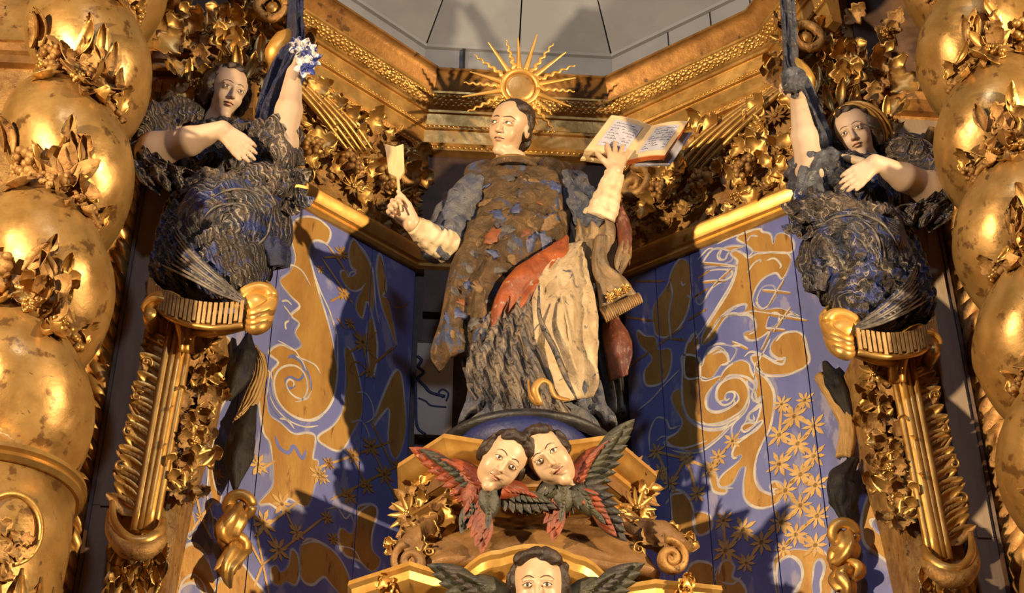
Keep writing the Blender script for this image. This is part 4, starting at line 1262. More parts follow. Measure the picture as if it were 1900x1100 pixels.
def loft(name, L, R, YL, YR, material, parent, bulge=0.0, nfold=5, amp=0.012, th=0.012, nu=36, nv=40, twist=0.0, noise=0.006, seed=1, sag=None, fexp=1.0, ph=0.0, world=False):
    """cloth between a left and a right edge (picture points at depths), bulging to the viewer, with folds and thickness."""
    if world: A = crom(L, 10); B = crom(R, 10)
    else:
        A = crom([at(p[0], p[1], y) for p, y in zip(L, YL)], 10); B = crom([at(p[0], p[1], y) for p, y in zip(R, YR)], 10)
    def res(C, n):
        s = np.r_[0, np.cumsum(np.linalg.norm(np.diff(C, axis=0), axis=1))]; t = np.linspace(0, s[-1], n)
        return np.stack([np.interp(t, s, C[:, i]) for i in range(3)], 1)
    A = res(A, nu); B = res(B, nu)
    u = np.linspace(0, 1, nu)[:, None]; v = np.linspace(0, 1, nv)[None]
    P = A[:, None]*(1-v[..., None])+B[:, None]*v[..., None]
    bl = np.interp(np.linspace(0, 1, nu), np.linspace(0, 1, len(np.atleast_1d(bulge))), np.atleast_1d(bulge))[:, None] if np.ndim(bulge) else bulge
    prof = np.sqrt(np.clip(1-(2*v-1)**2, 0, 1))
    acr = B-A; acr /= np.linalg.norm(acr, axis=1)[:, None]+1e-9
    dn = np.gradient(A*0.5+B*0.5, axis=0); dn /= np.linalg.norm(dn, axis=1)[:, None]+1e-9
    N = np.cross(acr, dn); N /= np.linalg.norm(N, axis=1)[:, None]+1e-9
    N = np.where((N[:, 1] > 0)[:, None], -N, N)
    am = amp*(0.25+0.75*u**fexp)
    w = vnoise(np.stack(np.broadcast_arrays(u*2.2, v*1.5, 0*u+seed), -1), 1.4, seed)*1.6
    fold = am*np.sin(2*pi*nfold*(v+twist*u)+w+ph) + 0.35*am*np.sin(2*pi*nfold*2.3*(v-0.4*twist*u)+2*w)
    fold = fold+noise*vnoise(np.stack(np.broadcast_arrays(u*7, v*7, 0*u+seed), -1), 1.7, seed+3)+0.5*noise*vnoise(np.stack(np.broadcast_arrays(u*16, v*16, 0*u+seed), -1), 1.7, seed+5)
    off = bl*prof+fold
    T = P+N[:, None]*off[..., None]
    Bk = T-N[:, None]*th
    V = np.concatenate([T.reshape(-1, 3), Bk.reshape(-1, 3)]); o = nu*nv
    f = []
    for i in range(nu-1):
        for j in range(nv-1):
            a = i*nv+j
            f.append((a, a+1, a+nv+1, a+nv)); f.append((o+a, o+a+nv, o+a+nv+1, o+a+1))
    for i in range(nu-1):
        for j in (0, nv-1):
            a = i*nv+j; f.append((a, a+nv, o+a+nv, o+a))
    for j in range(nv-1):
        for i in (0, nu-1):
            a = i*nv+j; f.append((a, o+a, o+a+1, a+1))
    ob = obj(name, V, f, material, parent)
    bm = bmesh.new(); bm.from_mesh(ob.data); bmesh.ops.recalc_face_normals(bm, faces=bm.faces[:]); bm.to_mesh(ob.data); bm.free()
    ob.data.polygons.foreach_set('use_smooth', [True]*len(ob.data.polygons))
    return ob


def folds_tube(name, path, radii, material, parent, nf=6, amp=0.15, n=28, m=40, noise=0.1, seed=2, flat=1.0, twist=0.0, rings=0.0):
    """sleeve: tube along a path with lengthwise folds and wrinkles."""
    P = crom(path, 8); s = np.r_[0, np.cumsum(np.linalg.norm(np.diff(P, axis=0), axis=1))]; t = np.linspace(0, s[-1], m)
    P = np.stack([np.interp(t, s, P[:, i]) for i in range(3)], 1)
    T = np.gradient(P, axis=0); T /= np.linalg.norm(T, axis=1)[:, None]
    rr = np.interp(np.linspace(0, 1, m), np.linspace(0, 1, len(radii)), radii)
    ref = np.array([0.1, -1, 0.2]); V = []
    for i in range(m):
        a = ref-T[i]*np.dot(ref, T[i]); a /= np.linalg.norm(a); b = np.cross(T[i], a); ref = a
        th = np.linspace(0, 2*pi, n, endpoint=False)
        q = np.stack([np.cos(th)*1.5, np.sin(th)*1.5, np.full(n, i*0.12)], 1)
        r = rr[i]*(1+amp*np.sin(nf*th+twist*i+2*vnoise(q, 0.8, seed))+noise*vnoise(q, 2.2, seed+1)+rings*np.sin(i*0.9+1.5*np.cos(th)))
        V += [P[i]+r[k]*(b*cos(th[k])+a*flat*sin(th[k])) for k in range(n)]
    f = [(i*n+k, i*n+(k+1) % n, (i+1)*n+(k+1) % n, (i+1)*n+k) for i in range(m-1) for k in range(n)]
    f += [tuple(range(n))[::-1], tuple((m-1)*n+k for k in range(n))]
    return obj(name, V, f, material, parent)


def hair_f(head, pieces, amp=0.05, fr=11, seed=4):
    def f(P):
        q = (P-head.c)@head.R/head.H
        d = np.full(len(P), 9.0)
        for c, r in pieces: d = smin(d, ell(q, c, r), 0.05)
        d = d+amp*vnoise(q*np.array([1, 1, 0.6])+0.15*np.sin(q[:, [2, 0, 1]]*9), fr, seed)
        return d*head.H
    return f


def solid(name, f, pts, r, h, material, parent):
    lo, hi = bounds(pts, r)
    V, Fc = snet(f, lo, hi, h)
    return fast_obj(name, V, Fc, material, parent)


# ================================================================== THE SAINT
st = thing('saint_statue', at(985, 790, 0.0), 'carved deacon saint in a brown dalmatic with a gold ray halo', 'statue')
hc = at(945, 240, -0.04)
sh = Head(hc, 0.232, cvec(hc, -0.42, 0.26), UP*1.0+RT*0.12, (True, False, False))
wl, wr_ = at(765, 416, -0.24), at(1141, 318, -0.22)
nk = at(955, 300, -0.01)
limbs = [(nk, at(960, 330, 0.06), 0.052, 0.07, 0.03), (at(960, 340, 0.08), at(960, 400, 0.10), 0.08, 0.12, 0.03), (at(960, 400, 0.10), at(965, 560, 0.10), 0.12, 0.12, 0.04),
         (at(880, 350, 0.04), at(828, 446, -0.10), 0.062, 0.052, 0.03), (at(828, 446, -0.10), wl, 0.048, 0.027, 0.02),
         (at(1050, 345, 0.04), at(1112, 412, -0.08), 0.062, 0.052, 0.03), (at(1112, 412, -0.08), wr_, 0.048, 0.027, 0.02)]
dl = at(737, 384, -0.25)-wl
hl = hand(wl, dl, cvec(wl)*1.0-RT*0.35, 0.185, (1.25, 1.28, 1.3, 1.3), 0.02, 1, 0.9, 0.35)
dr = at(1148, 272, -0.22)-wr_
hr = hand(wr_, dr, FW, 0.17, (0.12, 0.08, 0.1, 0.16), 0.20, 1, 0.2, 0.9)
f = body_f([sh], limbs, [hl, hr])
pts = [at(715, 360, -0.3), at(1175, 250, -0.3), at(960, 560, 0.2), at(950, 190, -0.1), at(720, 350, -0.35), at(950, 300, 0.22)]
body = solid('body', f, pts, 0.06, 0.0038, SKIN, st)
sh.face_parts(body, gaze=-0.02)
hp = [((0, 0.13, 0.22), (0.385, 0.37, 0.36)), ((0.22, -0.06, 0.36), (0.14, 0.16, 0.13)), ((0.30, 0.10, 0.02), (0.09, 0.16, 0.20)), ((-0.30, 0.10, 0.02), (0.09, 0.16, 0.20)), ((0, 0.34, -0.1), (0.30, 0.18, 0.26))]
solid('hair', hair_f(sh, hp, 0.02, 14), [hc], 0.16, 0.0045, HAIR, st)
# gilded collar
cc = at(952, 308, -0.01)
for k, (r, dz, rr) in enumerate(((0.082, 0.0, 0.012), (0.096, -0.022, 0.014))):
    MB().tube([cc+np.array([r*cos(a), r*0.9*sin(a), dz+0.012*sin(a)]) for a in np.linspace(0, 2*pi, 30)], rr*np.ones(30), 8).build('collar', GOLD if k == 0 else DALM, st)
# shoulders cape, dalmatic body, flying lower panel
DBO = loft('dalmatic_bodice', [(893, 306), (863, 312), (860, 370), (856, 430), (842, 470)], [(1012, 303), (1065, 309), (1067, 360), (1060, 420), (1052, 455)], [0.02, 0.02, 0.02, 0, -0.02], [0.02, 0.02, 0.02, 0, 0], DALM, st,
     (0.02, 0.08, 0.12, 0.14, 0.15), 4, 0.008, 0.05, 44, 44, 0.1, 0.010, 3)
DSK = loft('dalmatic_skirt', [(846, 452), (832, 520), (815, 590), (798, 650), (815, 682)], [(1050, 440), (990, 482), (938, 540), (925, 600), (916, 634)], [-0.04, -0.08, -0.12, -0.14, -0.14], [-0.06, -0.12, -0.16, -0.16, -0.15], DALM, st,
     (0.15, 0.12, 0.08, 0.05, 0.04), 2.2, 0.026, 0.025, 48, 48, -0.15, 0.010, 8)
loft('dalmatic_lining', [(1020, 462), (958, 494), (922, 545), (913, 595), (920, 628)], [(1056, 440), (1048, 500), (998, 548), (958, 590), (940, 622)], [-0.14, -0.19, -0.22, -0.21, -0.19], [-0.13, -0.15, -0.17, -0.18, -0.17], ORANGE, st,
     (0.02, 0.03, 0.04, 0.03, 0.01), 1.4, 0.012, 0.02, 40, 20, 0.1, 0.006, 5)
loft('alb_front', [(1040, 455), (990, 515), (978, 575), (985, 640), (1010, 700), (1030, 750)], [(1062, 450), (1080, 510), (1104, 590), (1108, 650), (1098, 710), (1085, 742)], [-0.10, -0.14, -0.18, -0.20, -0.22, -0.2], [-0.02, -0.04, -0.06, -0.06, -0.05, -0.05], ALB, st,
     (0.06, 0.10, 0.12, 0.11, 0.08, 0.06), 2.6, 0.022, 0.03, 50, 44, 0.25, 0.010, 13)
loft('alb_side', [(905, 585), (872, 640), (862, 690), (880, 740), (930, 770)], [(990, 540), (1000, 640), (1020, 700), (1040, 740), (1060, 762)], [-0.10, -0.10, -0.08, -0.06, -0.06], [-0.18, -0.20, -0.22, -0.22, -0.2], ALBD, st,
     (0.04, 0.08, 0.10, 0.10, 0.06), 5, 0.026, 0.03, 50, 56, 0.5, 0.008, 21)
loft('underskirt', [(880, 640), (872, 700), (862, 750), (850, 780)], [(1095, 640), (1108, 700), (1130, 760), (1145, 790)], [-0.02, -0.04, -0.05, -0.05], [0.0, 0.0, -0.02, -0.03], SLEEVE, st,
     (0.10, 0.12, 0.14, 0.14), 8, 0.020, 0.05, 36, 60, 0.3, 0.008, 31)
# turned hem fold, ochre
P = crom([at(980, 705, -0.36), at(985, 735, -0.36), at(1000, 748, -0.37), at(992, 722, -0.39), at(1004, 706, -0.39), at(1020, 712, -0.38), at(1030, 735, -0.36), at(1056, 742, -0.33)], 6)
MB().tube(P, [0.004, 0.008, 0.007, 0.008, 0.007, 0.008, 0.004], 7, 1.8).build('hem_fold', OCHRE, st)
for pl, yl, w0 in (([(985, 545), (968, 600), (985, 660), (1000, 700), (1010, 740)], -0.33, 0.020), ([(1000, 530), (1002, 590), (1030, 650), (1050, 700), (1070, 740)], -0.34, 0.020), ([(940, 620), (955, 680), (975, 740)], -0.27, 0.016), ([(900, 650), (905, 700), (930, 760)], -0.22, 0.018), ([(1060, 560), (1080, 630), (1085, 700)], -0.22, 0.016), ([(1040, 545), (1055, 620), (1068, 690)], -0.28, 0.014)):
    MB().tube(crom([at(x, y, yl+0.02+0.0003*(y-545)) for x, y in pl], 7), [0.003, w0*0.55, w0*0.6, 0.003], 8, 1.2).build('robe_fold', ALBD if pl[0][0] < 1010 else ALB, st)
# appliqued patches of the brocade
PB = mat('blue_patch', (0.035, 0.048, 0.13), (0.08, 0.088, 0.15), None, rough=0.35, scale=40, bump=0.5, bscale=60)
PO = mat('orange_patch', (0.24, 0.072, 0.022), (0.14, 0.05, 0.02), None, rough=0.4, scale=40, bump=0.5, bscale=60)
PG = mat('ash_patch', (0.11, 0.095, 0.088), (0.06, 0.052, 0.05), None, rough=0.4, scale=40, bump=0.6, bscale=60)
PY = mat('tawny_patch', (0.24, 0.135, 0.05), (0.14, 0.08, 0.03), None, rough=0.4, scale=50, bump=0.8, bscale=70)
hb_, hs_ = picker(DBO), picker(DSK)
pr = random.Random(6)
PL = [(1012, 446, 'b', 17), (986, 452, 'b', 15), (950, 455, 'g', 14), (975, 432, 'o', 13), (915, 436, 'o', 15), (1022, 414, 'y', 18), (925, 398, 'b', 15), (958, 388, 'b', 13), (1026, 404, 'b', 12), (985, 415, 'y', 15), (940, 425, 'g', 13), (880, 470, 'g', 11), (872, 500, 'g', 10), (850, 582, 'b', 13), (905, 598, 'b', 15), (858, 626, 'g', 9), (860, 562, 'o', 9),
      (840, 620, 'y', 14), (900, 345, 'b', 14), (985, 335, 'y', 15), (1030, 345, 'b', 13), (940, 330, 'g', 13), (900, 375, 'y', 12), (1040, 380, 'y', 12), (965, 358, 'g', 12), (890, 535, 'y', 12), (925, 500, 'g', 12), (890, 450, 'y', 12), (868, 530, 'b', 10), (845, 540, 'g', 10), (1000, 375, 'o', 9), (1018, 470, 'g', 10), (915, 470, 'b', 11), (880, 600, 'g', 9), (830, 590, 'b', 9), (870, 650, 'y', 11), (950, 480, 'y', 10), (905, 560, 'g', 9)]
for x, y, c, r in PL:
    p, n = hb_(x, y)
    p2, n2 = hs_(x, y)
    if p is None or (p2 is not None and np.linalg.norm(p2-CAM) < np.linalg.norm(p-CAM)): p, n = p2, n2
    if p is None: continue
    r = r/470.0*1.15; V = []
    M = frame(p-n*0.002, n, (0, 0, 1), pr.uniform(0, 3.1), (r*1.1, r*pr.uniform(.5, .8), 0.0055))
    bv, bf = blob(12, 6)
    dq = [1+0.6*vnoise(v[None]*2.2+np.array([[x, y, 0]]), 1.0, 3)[0] for v in bv]
    MB().add([M @ Vector(v*np.array([d, d, 1])) for v, d in zip(bv, dq)], bf).build('brocade_patch', {'b': PB, 'o': PO, 'g': PG, 'y': PY}[c], st)
# dark core under the cloth so that no daylight shows through
solid('robe_core', lambda P: smin(cone(P, at(965, 470, 0.08), at(985, 690, 0.06), 0.13, 0.19), cone(P, at(985, 690, 0.06), at(985, 800, 0.06), 0.20, 0.26), 0.05), [at(965, 470, 0.08), at(985, 800, 0.06)], 0.30, 0.012, SLEEVE, st)
# sleeves
folds_tube('sleeve', [at(884, 350, 0.02), at(850, 400, -0.04), at(824, 452, -0.11), at(800, 442, -0.17)], [0.075, 0.085, 0.082, 0.062], SLEEVE, st, 7, 0.10, 30, 44, 0.16, 3, twist=0.05)
folds_tube('cuff', [at(832, 458, -0.12), at(808, 447, -0.16), at(783, 429, -0.21), at(768, 418, -0.235)], [0.064, 0.062, 0.050, 0.038], CUFF, st, 4, 0.07, 30, 40, 0.09, 5, rings=0.018)
folds_tube('sleeve', [at(1050, 345, 0.02), at(1078, 380, -0.02), at(1104, 408, -0.08), at(1112, 395, -0.12)], [0.085, 0.080, 0.072, 0.055], SLEEVE, st, 6, 0.12, 30, 44, 0.16, 9)
folds_tube('cuff', [at(1112, 405, -0.11), at(1122, 375, -0.14), at(1133, 342, -0.19), at(1140, 320, -0.215)], [0.062, 0.058, 0.046, 0.037], CUFF, st, 4, 0.07, 30, 40, 0.09, 11, rings=0.018)
# hanging sleeve folds and maniple on the book arm
loft('hanging_sleeve', [(1062, 390), (1064, 440), (1075, 490), (1100, 520)], [(1118, 385), (1140, 420), (1132, 470), (1112, 525)], [0, 0, 0.0, 0.0], [-0.1, -0.12, -0.1, -0.08], MANI, st, 0.05, 3, 0.022, 0.02, 34, 30, 0.3, 0.006, 17)
loft('hanging_fold', [(1140, 392), (1150, 440), (1142, 480), (1150, 500)], [(1152, 385), (1168, 425), (1165, 470), (1168, 495)], [-0.12, -0.12, -0.12, -0.1], [-0.1, -0.1, -0.1, -0.1], REDC, st, 0.03, 1, 0.012, 0.02, 30, 14, 0.4, 0.004, 19)
loft('hanging_fold', [(1150, 450), (1140, 480), (1142, 510)], [(1172, 445), (1170, 480), (1150, 514)], [-0.12, -0.13, -0.12], [-0.11, -0.12, -0.12], MANI, st, 0.02, 1, 0.012, 0.015, 24, 12, 0.5, 0.003, 23)
mn = loft('maniple', [(1104, 440), (1098, 490), (1108, 530), (1113, 572)], [(1126, 440), (1130, 490), (1160, 514), (1183, 545)], [-0.14, -0.14, -0.14, -0.14], [-0.13, -0.13, -0.13, -0.12], MANI, st, 0.02, 1.5, 0.010, 0.014, 34, 22, 0.2, 0.003, 27)
for i in range(20):
    u = i/19
    a = at(1114+70*u, 573-29*u, -0.15); b = at(1126+66*u, 598-36*u, -0.15)
    MB().tube([a, (a+b)/2+np.array([0, -0.006, 0]), b], [0.0048, 0.0055, 0.004], 6).build('fringe_tassel', MANI if i % 2 else GOLD_D, mn)
for k in range(3):
    M = frame(at(1132+14*k, 552-8*k, -0.165), (0, -1, -0.2), (0, 0, 1), 0.6, 0.022)
    inst('embroidered_knot', LG['fl'][1], mn, M)
loft('red_cloak_end', [(1118, 600), (1122, 640), (1130, 680), (1138, 706)], [(1140, 592), (1164, 625), (1168, 665), (1152, 700)], [-0.02, -0.03, -0.03, -0.02], [0.02, 0.0, 0.0, 0.0], REDC, st, 0.05, 1, 0.01, 0.02, 30, 18, 0.2, 0.004, 33)
loft('dark_cloak', [(1075, 440), (1088, 520), (1100, 600), (1110, 700), (1120, 770)], [(1105, 440), (1130, 520), (1145, 600), (1150, 700), (1150, 780)], [0.06, 0.06, 0.06, 0.06, 0.05], [0.1, 0.1, 0.1, 0.1, 0.1], BLACKW, st, 0.05, 3, 0.02, 0.03, 34, 24, 0.2, 0.006, 37)
# base: black rim and blue mound
bc = at(985, 792, 0.02)
bz = at(960, 792, -0.26)[2]
MB().lathe([(0.02, 0.075), (0.26, 0.07), (0.318, 0.055), (0.335, 0.04), (0.335, 0.02), (0.30, 0.012)], (XC-0.01, 0.02, bz), 48).build('base_rim', BLACKW, st)
MB().lathe([(0.02, 0.03), (0.235, 0.024), (0.25, -0.01), (0.24, -0.05), (0.21, -0.075), (0.02, -0.078)], (XC-0.03, -0.07, bz), 48).build('base_mound', BASEB, st)
# halo
ho = at(965, 162, 0.06); nv_ = np.array([0.05, -0.92, -0.30]); nv_ /= np.linalg.norm(nv_)
halo = thing_h = bpy.data.objects.new('halo', MB().tube([(0.077*cos(a), 0.077*sin(a), 0) for a in np.linspace(0, 2*pi, 40)], 0.012*np.ones(40), 10).mesh('halo', GOLD_B))
HM = frame(ho, nv_, (0, 0, 1))
link(halo, st, HM); halo['label'] = 'gold ring halo with straight and wavy rays'
dm = MB().lathe([(0.0001, 0.004), (0.045, 0.003), (0.072, 0.0), (0.072, -0.008), (0.001, -0.008)], (0, 0, 0), 32)
dm.build('halo_disc', GOLD_S, halo, True, HM)
for k, (px, py) in enumerate([(990, 62), (1018, 76), (1040, 90), (1056, 112), (1063, 134), (1062, 160), (1056, 190), (1026, 236), (996, 225), (880, 214), (864, 190), (866, 163), (876, 141), (886, 111), (908, 85), (938, 78), (958, 72), (1020, 205)]):
    a = atan2(162-py, px-965); n0 = np.linalg.norm([px-965, py-162])/float(ppm(ho))
    n0 *= 1.06 if abs(sin(a)) < 0.4 else 1.12
    tt = np.linspace(0, 1, 44); r = 0.086+(n0-0.086)*tt
    wv = (0.006*np.sin(tt*5*2*pi)*(1-tt*0.4)) if k % 2 else 0*tt
    P = np.stack([r*cos(a)-wv*sin(a), r*sin(a)+wv*cos(a), 0*tt], 1)
    MB().tube(P, np.linspace(0.0135 if k % 2 == 0 else 0.011, 0.003, 44), 6, 0.6, ref=(0, 0, 1)).build('ray', GOLD_B, halo, True, HM)
MB().tube([at(965, 200, 0.06), at(975, 225, 0.06), at(975, 260, 0.06)], 0.010*np.ones(3), 6).build('halo_stem', BLACKW, st)

# ---- quill in the writing hand
qt = thing('quill_pen', at(742, 375, -0.28), 'pale feather quill held upright in the statue\'s hand', 'quill')
qa, qb = at(744, 392, -0.30), at(733, 274, -0.26)
MB().tube([qa+(qb-qa)*u for u in np.linspace(0, 1, 8)], [0.0045, 0.006, 0.006, 0.004], 8).build('shaft', QUILL, qt)
for nm, pl in (('vane', [(733, 272), (714, 267), (721, 320), (741, 331)]), ('vane', [(733, 272), (748, 267), (750, 318), (741, 331)])):
    A = [at(px, py, -0.285+(0.006 if i in (1, 2) else 0)) for i, (px, py) in enumerate(pl)]
    bk = [p+np.array([0.002, 0.010, 0]) for p in A]
    MB().add(A+bk, [(0, 1, 2, 3), (7, 6, 5, 4), (0, 4, 5, 1), (1, 5, 6, 2), (2, 6, 7, 3), (3, 7, 4, 0)]).build(nm, QUILL, qt, False)

# ---- open book
bt = thing('open_book', at(1180, 280, -0.2), 'open book with pale written pages and orange edges on a raised hand', 'book')
BO = at(1186, 262, -0.175)
ax = at(1265, 262, -0.15)-at(1105, 250, -0.19); ax /= np.linalg.norm(ax)
sp = at(1212, 228, -0.15)-at(1166, 292, -0.20); Hb = np.linalg.norm(sp); sp /= Hb
nb_ = np.cross(ax, sp); nb_ = -nb_ if np.dot(nb_, CAM-BO) < 0 else nb_; nb_ /= np.linalg.norm(nb_)
S0 = at(1166, 292, -0.185)      # spine foot


def page(w, a, t0): return None


def book_half(sg, w, H, lift, th):
    """page block: sheet curving off the spine; returns grid fn(u across, v up, n height)."""
    def g(u, v, k=0.0):
        x = u*w
        z = lift*sin(min(1, u*1.15)*pi*0.55)*0.9+0.012*(1-u)*-1
        return S0+ax*sg*x*1.0+sp*v*H+nb_*(z+k)+sp*0.0
    return g


wL = np.linalg.norm(at(1130, 214, -0.18)-at(1207, 230, -0.18)); wR = np.linalg.norm(at(1272, 242, -0.14)-at(1212, 228, -0.16))
for sg, w, nm in ((-1, wL*1.05, 'page_block'), (1, wR*1.05, 'page_block')):
    g = book_half(sg, w, Hb*0.99, 0.030, 0.03)
    nu = 10
    V = []; f = []
    for k in (0.0, -0.030):
        for i in range(nu+1):
            for v in (0, 1): V.append(g(i/nu, v, k*(1-0.2*i/nu)))
    o = 2*(nu+1)
    for i in range(nu):
        a = 2*i
        f += [(a, a+2, a+3, a+1), (o+a, o+a+1, o+a+3, o+a+2), (a, o+a, o+a+2, a+2), (a+1, a+3, o+a+3, o+a+1)]
    f += [(0, 1, o+1, o), (2*nu, o+2*nu, o+2*nu+1, 2*nu+1)]
    pb = obj(nm, V, f, PAPER, bt, False)
    # orange lower and fore edges
    for (u0, u1, v0, v1) in ((0.0, 1.0, -0.012, 0.0), (1.0, 1.02, -0.012, 1.0)):
        Q = []; qf = []; ns = 8
        for i in range(ns+1):
            u = u0+(u1-u0)*i/ns
            if u0 != u1 and u1-u0 < 0.1: continue
            for (vv, kk) in ((v0, -0.004), (v1, -0.004), (v1, -0.030), (v0, -0.030)): Q.append(g(u, vv, kk*(1-0.2*u)))
        if u1-u0 < 0.1:
            for vv in np.linspace(v0, v1, ns+1):
                for (uu, kk) in ((u0, -0.004), (u1, -0.004), (u1, -0.028), (u0, -0.028)): Q.append(g(uu, vv, kk))
        n = len(Q)//4
        for i in range(n-1):
            for j in range(4): qf.append((i*4+j, i*4+(j+1) % 4, i*4+4+(j+1) % 4, i*4+4+j))
        qf += [(0, 1, 2, 3), tuple(4*(n-1)+j for j in (3, 2, 1, 0))]
        obj('page_edge', Q, qf, BOOKR if sg > 0 else PAPER, pb, False)
    # written block and lines of writing
    Q = []; ns = 8
    for i in range(ns+1):
        u = 0.16+(0.84-0.16)*i/ns
        for v in (0.14, 0.88): Q.append(g(u, v, 0.0012))
    tb = obj('text_block', Q, [(2*i, 2*i+2, 2*i+3, 2*i+1) for i in range(ns)], TEXTP, bt, False)
    br = random.Random(3+sg)
    m = MB()
    for ln in range(9):
        v = 0.80-ln*0.072; u = 0.22
        while u < 0.78:
            wln = br.uniform(0.03, 0.10)
            if br.random() < 0.72:
                P = [g(min(u+wln*i/5, 0.8), v+0.014*sin(i*2.1+br.random()*2)*(1 if i % 2 else -1), 0.0022) for i in range(6)]
                m.tube(P, 0.0008*np.ones(6), 4)
            u += wln+0.025
    tag(m.build('writing', INK, tb), kind='stuff')
# loose leaf and cover behind the right pages
g = book_half(1, wR*1.22, Hb, 0.012, 0.0)
V = [g(u, v, k) for k in (-0.034, -0.042) for u in (0.2, 0.7, 1.06) for v in (0.0, 0.94)]
obj('loose_leaf', V, [(0, 2, 3, 1), (2, 4, 5, 3), (6, 7, 9, 8), (8, 9, 11, 10), (0, 6, 8, 2), (2, 8, 10, 4), (1, 3, 9, 7), (3, 5, 11, 9), (0, 1, 7, 6), (4, 10, 11, 5)], TEXTP, bt, False)
g = book_half(-1, wL*1.10, Hb*1.04, 0.018, 0.0)
V = [g(u, v-0.03, k) for k in (-0.034, -0.044) for u in (0.0, 0.5, 1.0) for v in (0.0, 1.0)]
obj('cover', V, [(0, 2, 3, 1), (2, 4, 5, 3), (6, 7, 9, 8), (8, 9, 11, 10), (0, 6, 8, 2), (2, 8, 10, 4), (1, 3, 9, 7), (3, 5, 11, 9), (0, 1, 7, 6), (4, 10, 11, 5)], PAPER, bt, False)

# ================================================================== BRACKET UNDER THE SAINT
def atz(px, py, z):
    r = ray(px, py); return CAM+r*((z-CAM[2])/r[2])


def sweep3(prof, path, closed=True):
    """profile (out, up) along a 3-d path; out is horizontal, to the viewer's side."""
    P = [np.array(p, float) for p in path]; m = len(P); L = len(prof); v = []
    for i in range(m):
        d0 = P[i]-P[i-1] if i else P[1]-P[0]; d1 = P[i+1]-P[i] if i < m-1 else P[i]-P[i-1]
        d0 = d0[:2]/(np.linalg.norm(d0[:2])+1e-9); d1 = d1[:2]/(np.linalg.norm(d1[:2])+1e-9)
        n0 = np.array([d0[1], -d0[0]]); nn = n0+np.array([d1[1], -d1[0]]); nn /= np.linalg.norm(nn); k = 1/max(0.4, np.dot(nn, n0))
        for o, z in prof: v.append((P[i][0]+nn[0]*o*k, P[i][1]+nn[1]*o*k, P[i][2]+z))
    f = []
    for i in range(m-1):
        for j in range(L): f.append((i*L+j, (i+1)*L+j, (i+1)*L+(j+1) % L, i*L+(j+1) % L))
    f += [tuple(range(L))[::-1], tuple((m-1)*L+j for j in range(L))]
    return MB().add(v, f)


BROWNG = mat('brown_gilt_wood', (0.26, 0.135, 0.042), (0.17, 0.085, 0.028), (0.09, 0.045, 0.018), rough=0.45, rough2=0.6, metal=0.25, scale=7, bump=0.6, bscale=22, dist=0.012, t3=0.63)
bk = thing('saint_bracket', (XC, 0.3, 4.2), 'gilded bracket with moulded cornice and two volutes below the saint', 'bracket')
zt = at(815, 800, -0.36)[2]
cl, cr_ = atz(815, 801, zt), atz(1142, 803, zt)
bl, br_ = atz(742, 850, zt), atz(1214, 866, zt)
mid = [cl+(cr_-cl)*u+np.array([0, 0.06*sin(pi*u), 0.0]) for u in np.linspace(0, 1, 13)]
inn = lambda p, q: p  # noqa
bp = [np.array([bl[0]+0.02, 0.38, zt]), bl]+mid+[br_, np.array([br_[0]-0.02, 0.38, zt])]
# shrink the path by the projection of the profile
cpx = np.array([XC, 0.2, 0])
sp_ = [np.array([XC+(p[0]-XC)*0.86, 0.2+(p[1]-0.2)*0.84, zt]) for p in bp]
prof = [(-0.12, 0.0), (0.070, 0.0), (0.072, -0.018), (0.060, -0.026), (0.050, -0.045), (0.030, -0.062), (0.012, -0.066), (0.010, -0.082), (0.0, -0.088), (-0.004, -0.13), (-0.02, -0.135), (-0.12, -0.13)]
sweep3(prof[::-1], sp_).build('cornice', GOLD_B, bk, True, None, 30)
# plug under the cornice slab
pl = [(p[0], p[1], zt-0.004) for p in sp_]+[(p[0], p[1], zt-0.13) for p in sp_]; n = len(sp_)
MB().add(pl, [tuple(range(n)), tuple(range(2*n-1, n-1, -1))]+[(i, n+i, n+(i+1) % n, (i+1) % n) for i in range(n)]).build('slab', BROWNG, bk, False)
sp2 = [np.array([XC+(p[0]-XC)*0.84, 0.2+(p[1]-0.2)*0.80, zt]) for p in bp]
sweep3([(o*0.8, z*0.62-0.20) for o, z in prof][::-1], sp2).build('lower_moulding', GOLD, bk, True, None, 30)
# bell body
zb_ = at(985, 990, -0.22)[2]


def bell(P):
    z = np.clip((P[:, 2]-zb_)/(zt-0.10-zb_), -0.5, 1.2)
    rx = 0.27+0.10*np.clip(z, 0, 1)**1.5+0.10*np.clip(0.35-z, 0, 1)**1.3
    ry = 0.30+0.16*np.clip(z, 0, 1)**1.6+0.05*np.clip(0.3-z, 0, 1)
    q = np.stack([(P[:, 0]-XC)/rx, (P[:, 1]-0.20)/ry], 1)
    d = (np.linalg.norm(q, axis=1)-1)*0.26+0.004*vnoise(P, 22, 4)
    return np.maximum(d, np.maximum(P[:, 2]-(zt-0.09), (zb_-0.16)-P[:, 2]))*0.8


V, Fc = snet(bell, (XC-0.55, -0.42, zb_-0.2), (XC+0.55, 0.4, zt), 0.011)
fast_obj('bell', V, Fc, BROWNG, bk)
# ledge mouldings on the bell
for z, k in ((at(960, 925, -0.3)[2], 0.9), (at(960, 950, -0.3)[2], 0.86)):
    P = [np.array([XC+0.33*k*cos(a), 0.20+0.42*k*sin(a), z]) for a in np.linspace(-pi, 0, 30)]
    MB().tube(P, 0.013*np.ones(30), 7).build('ledge', GOLD, bk)
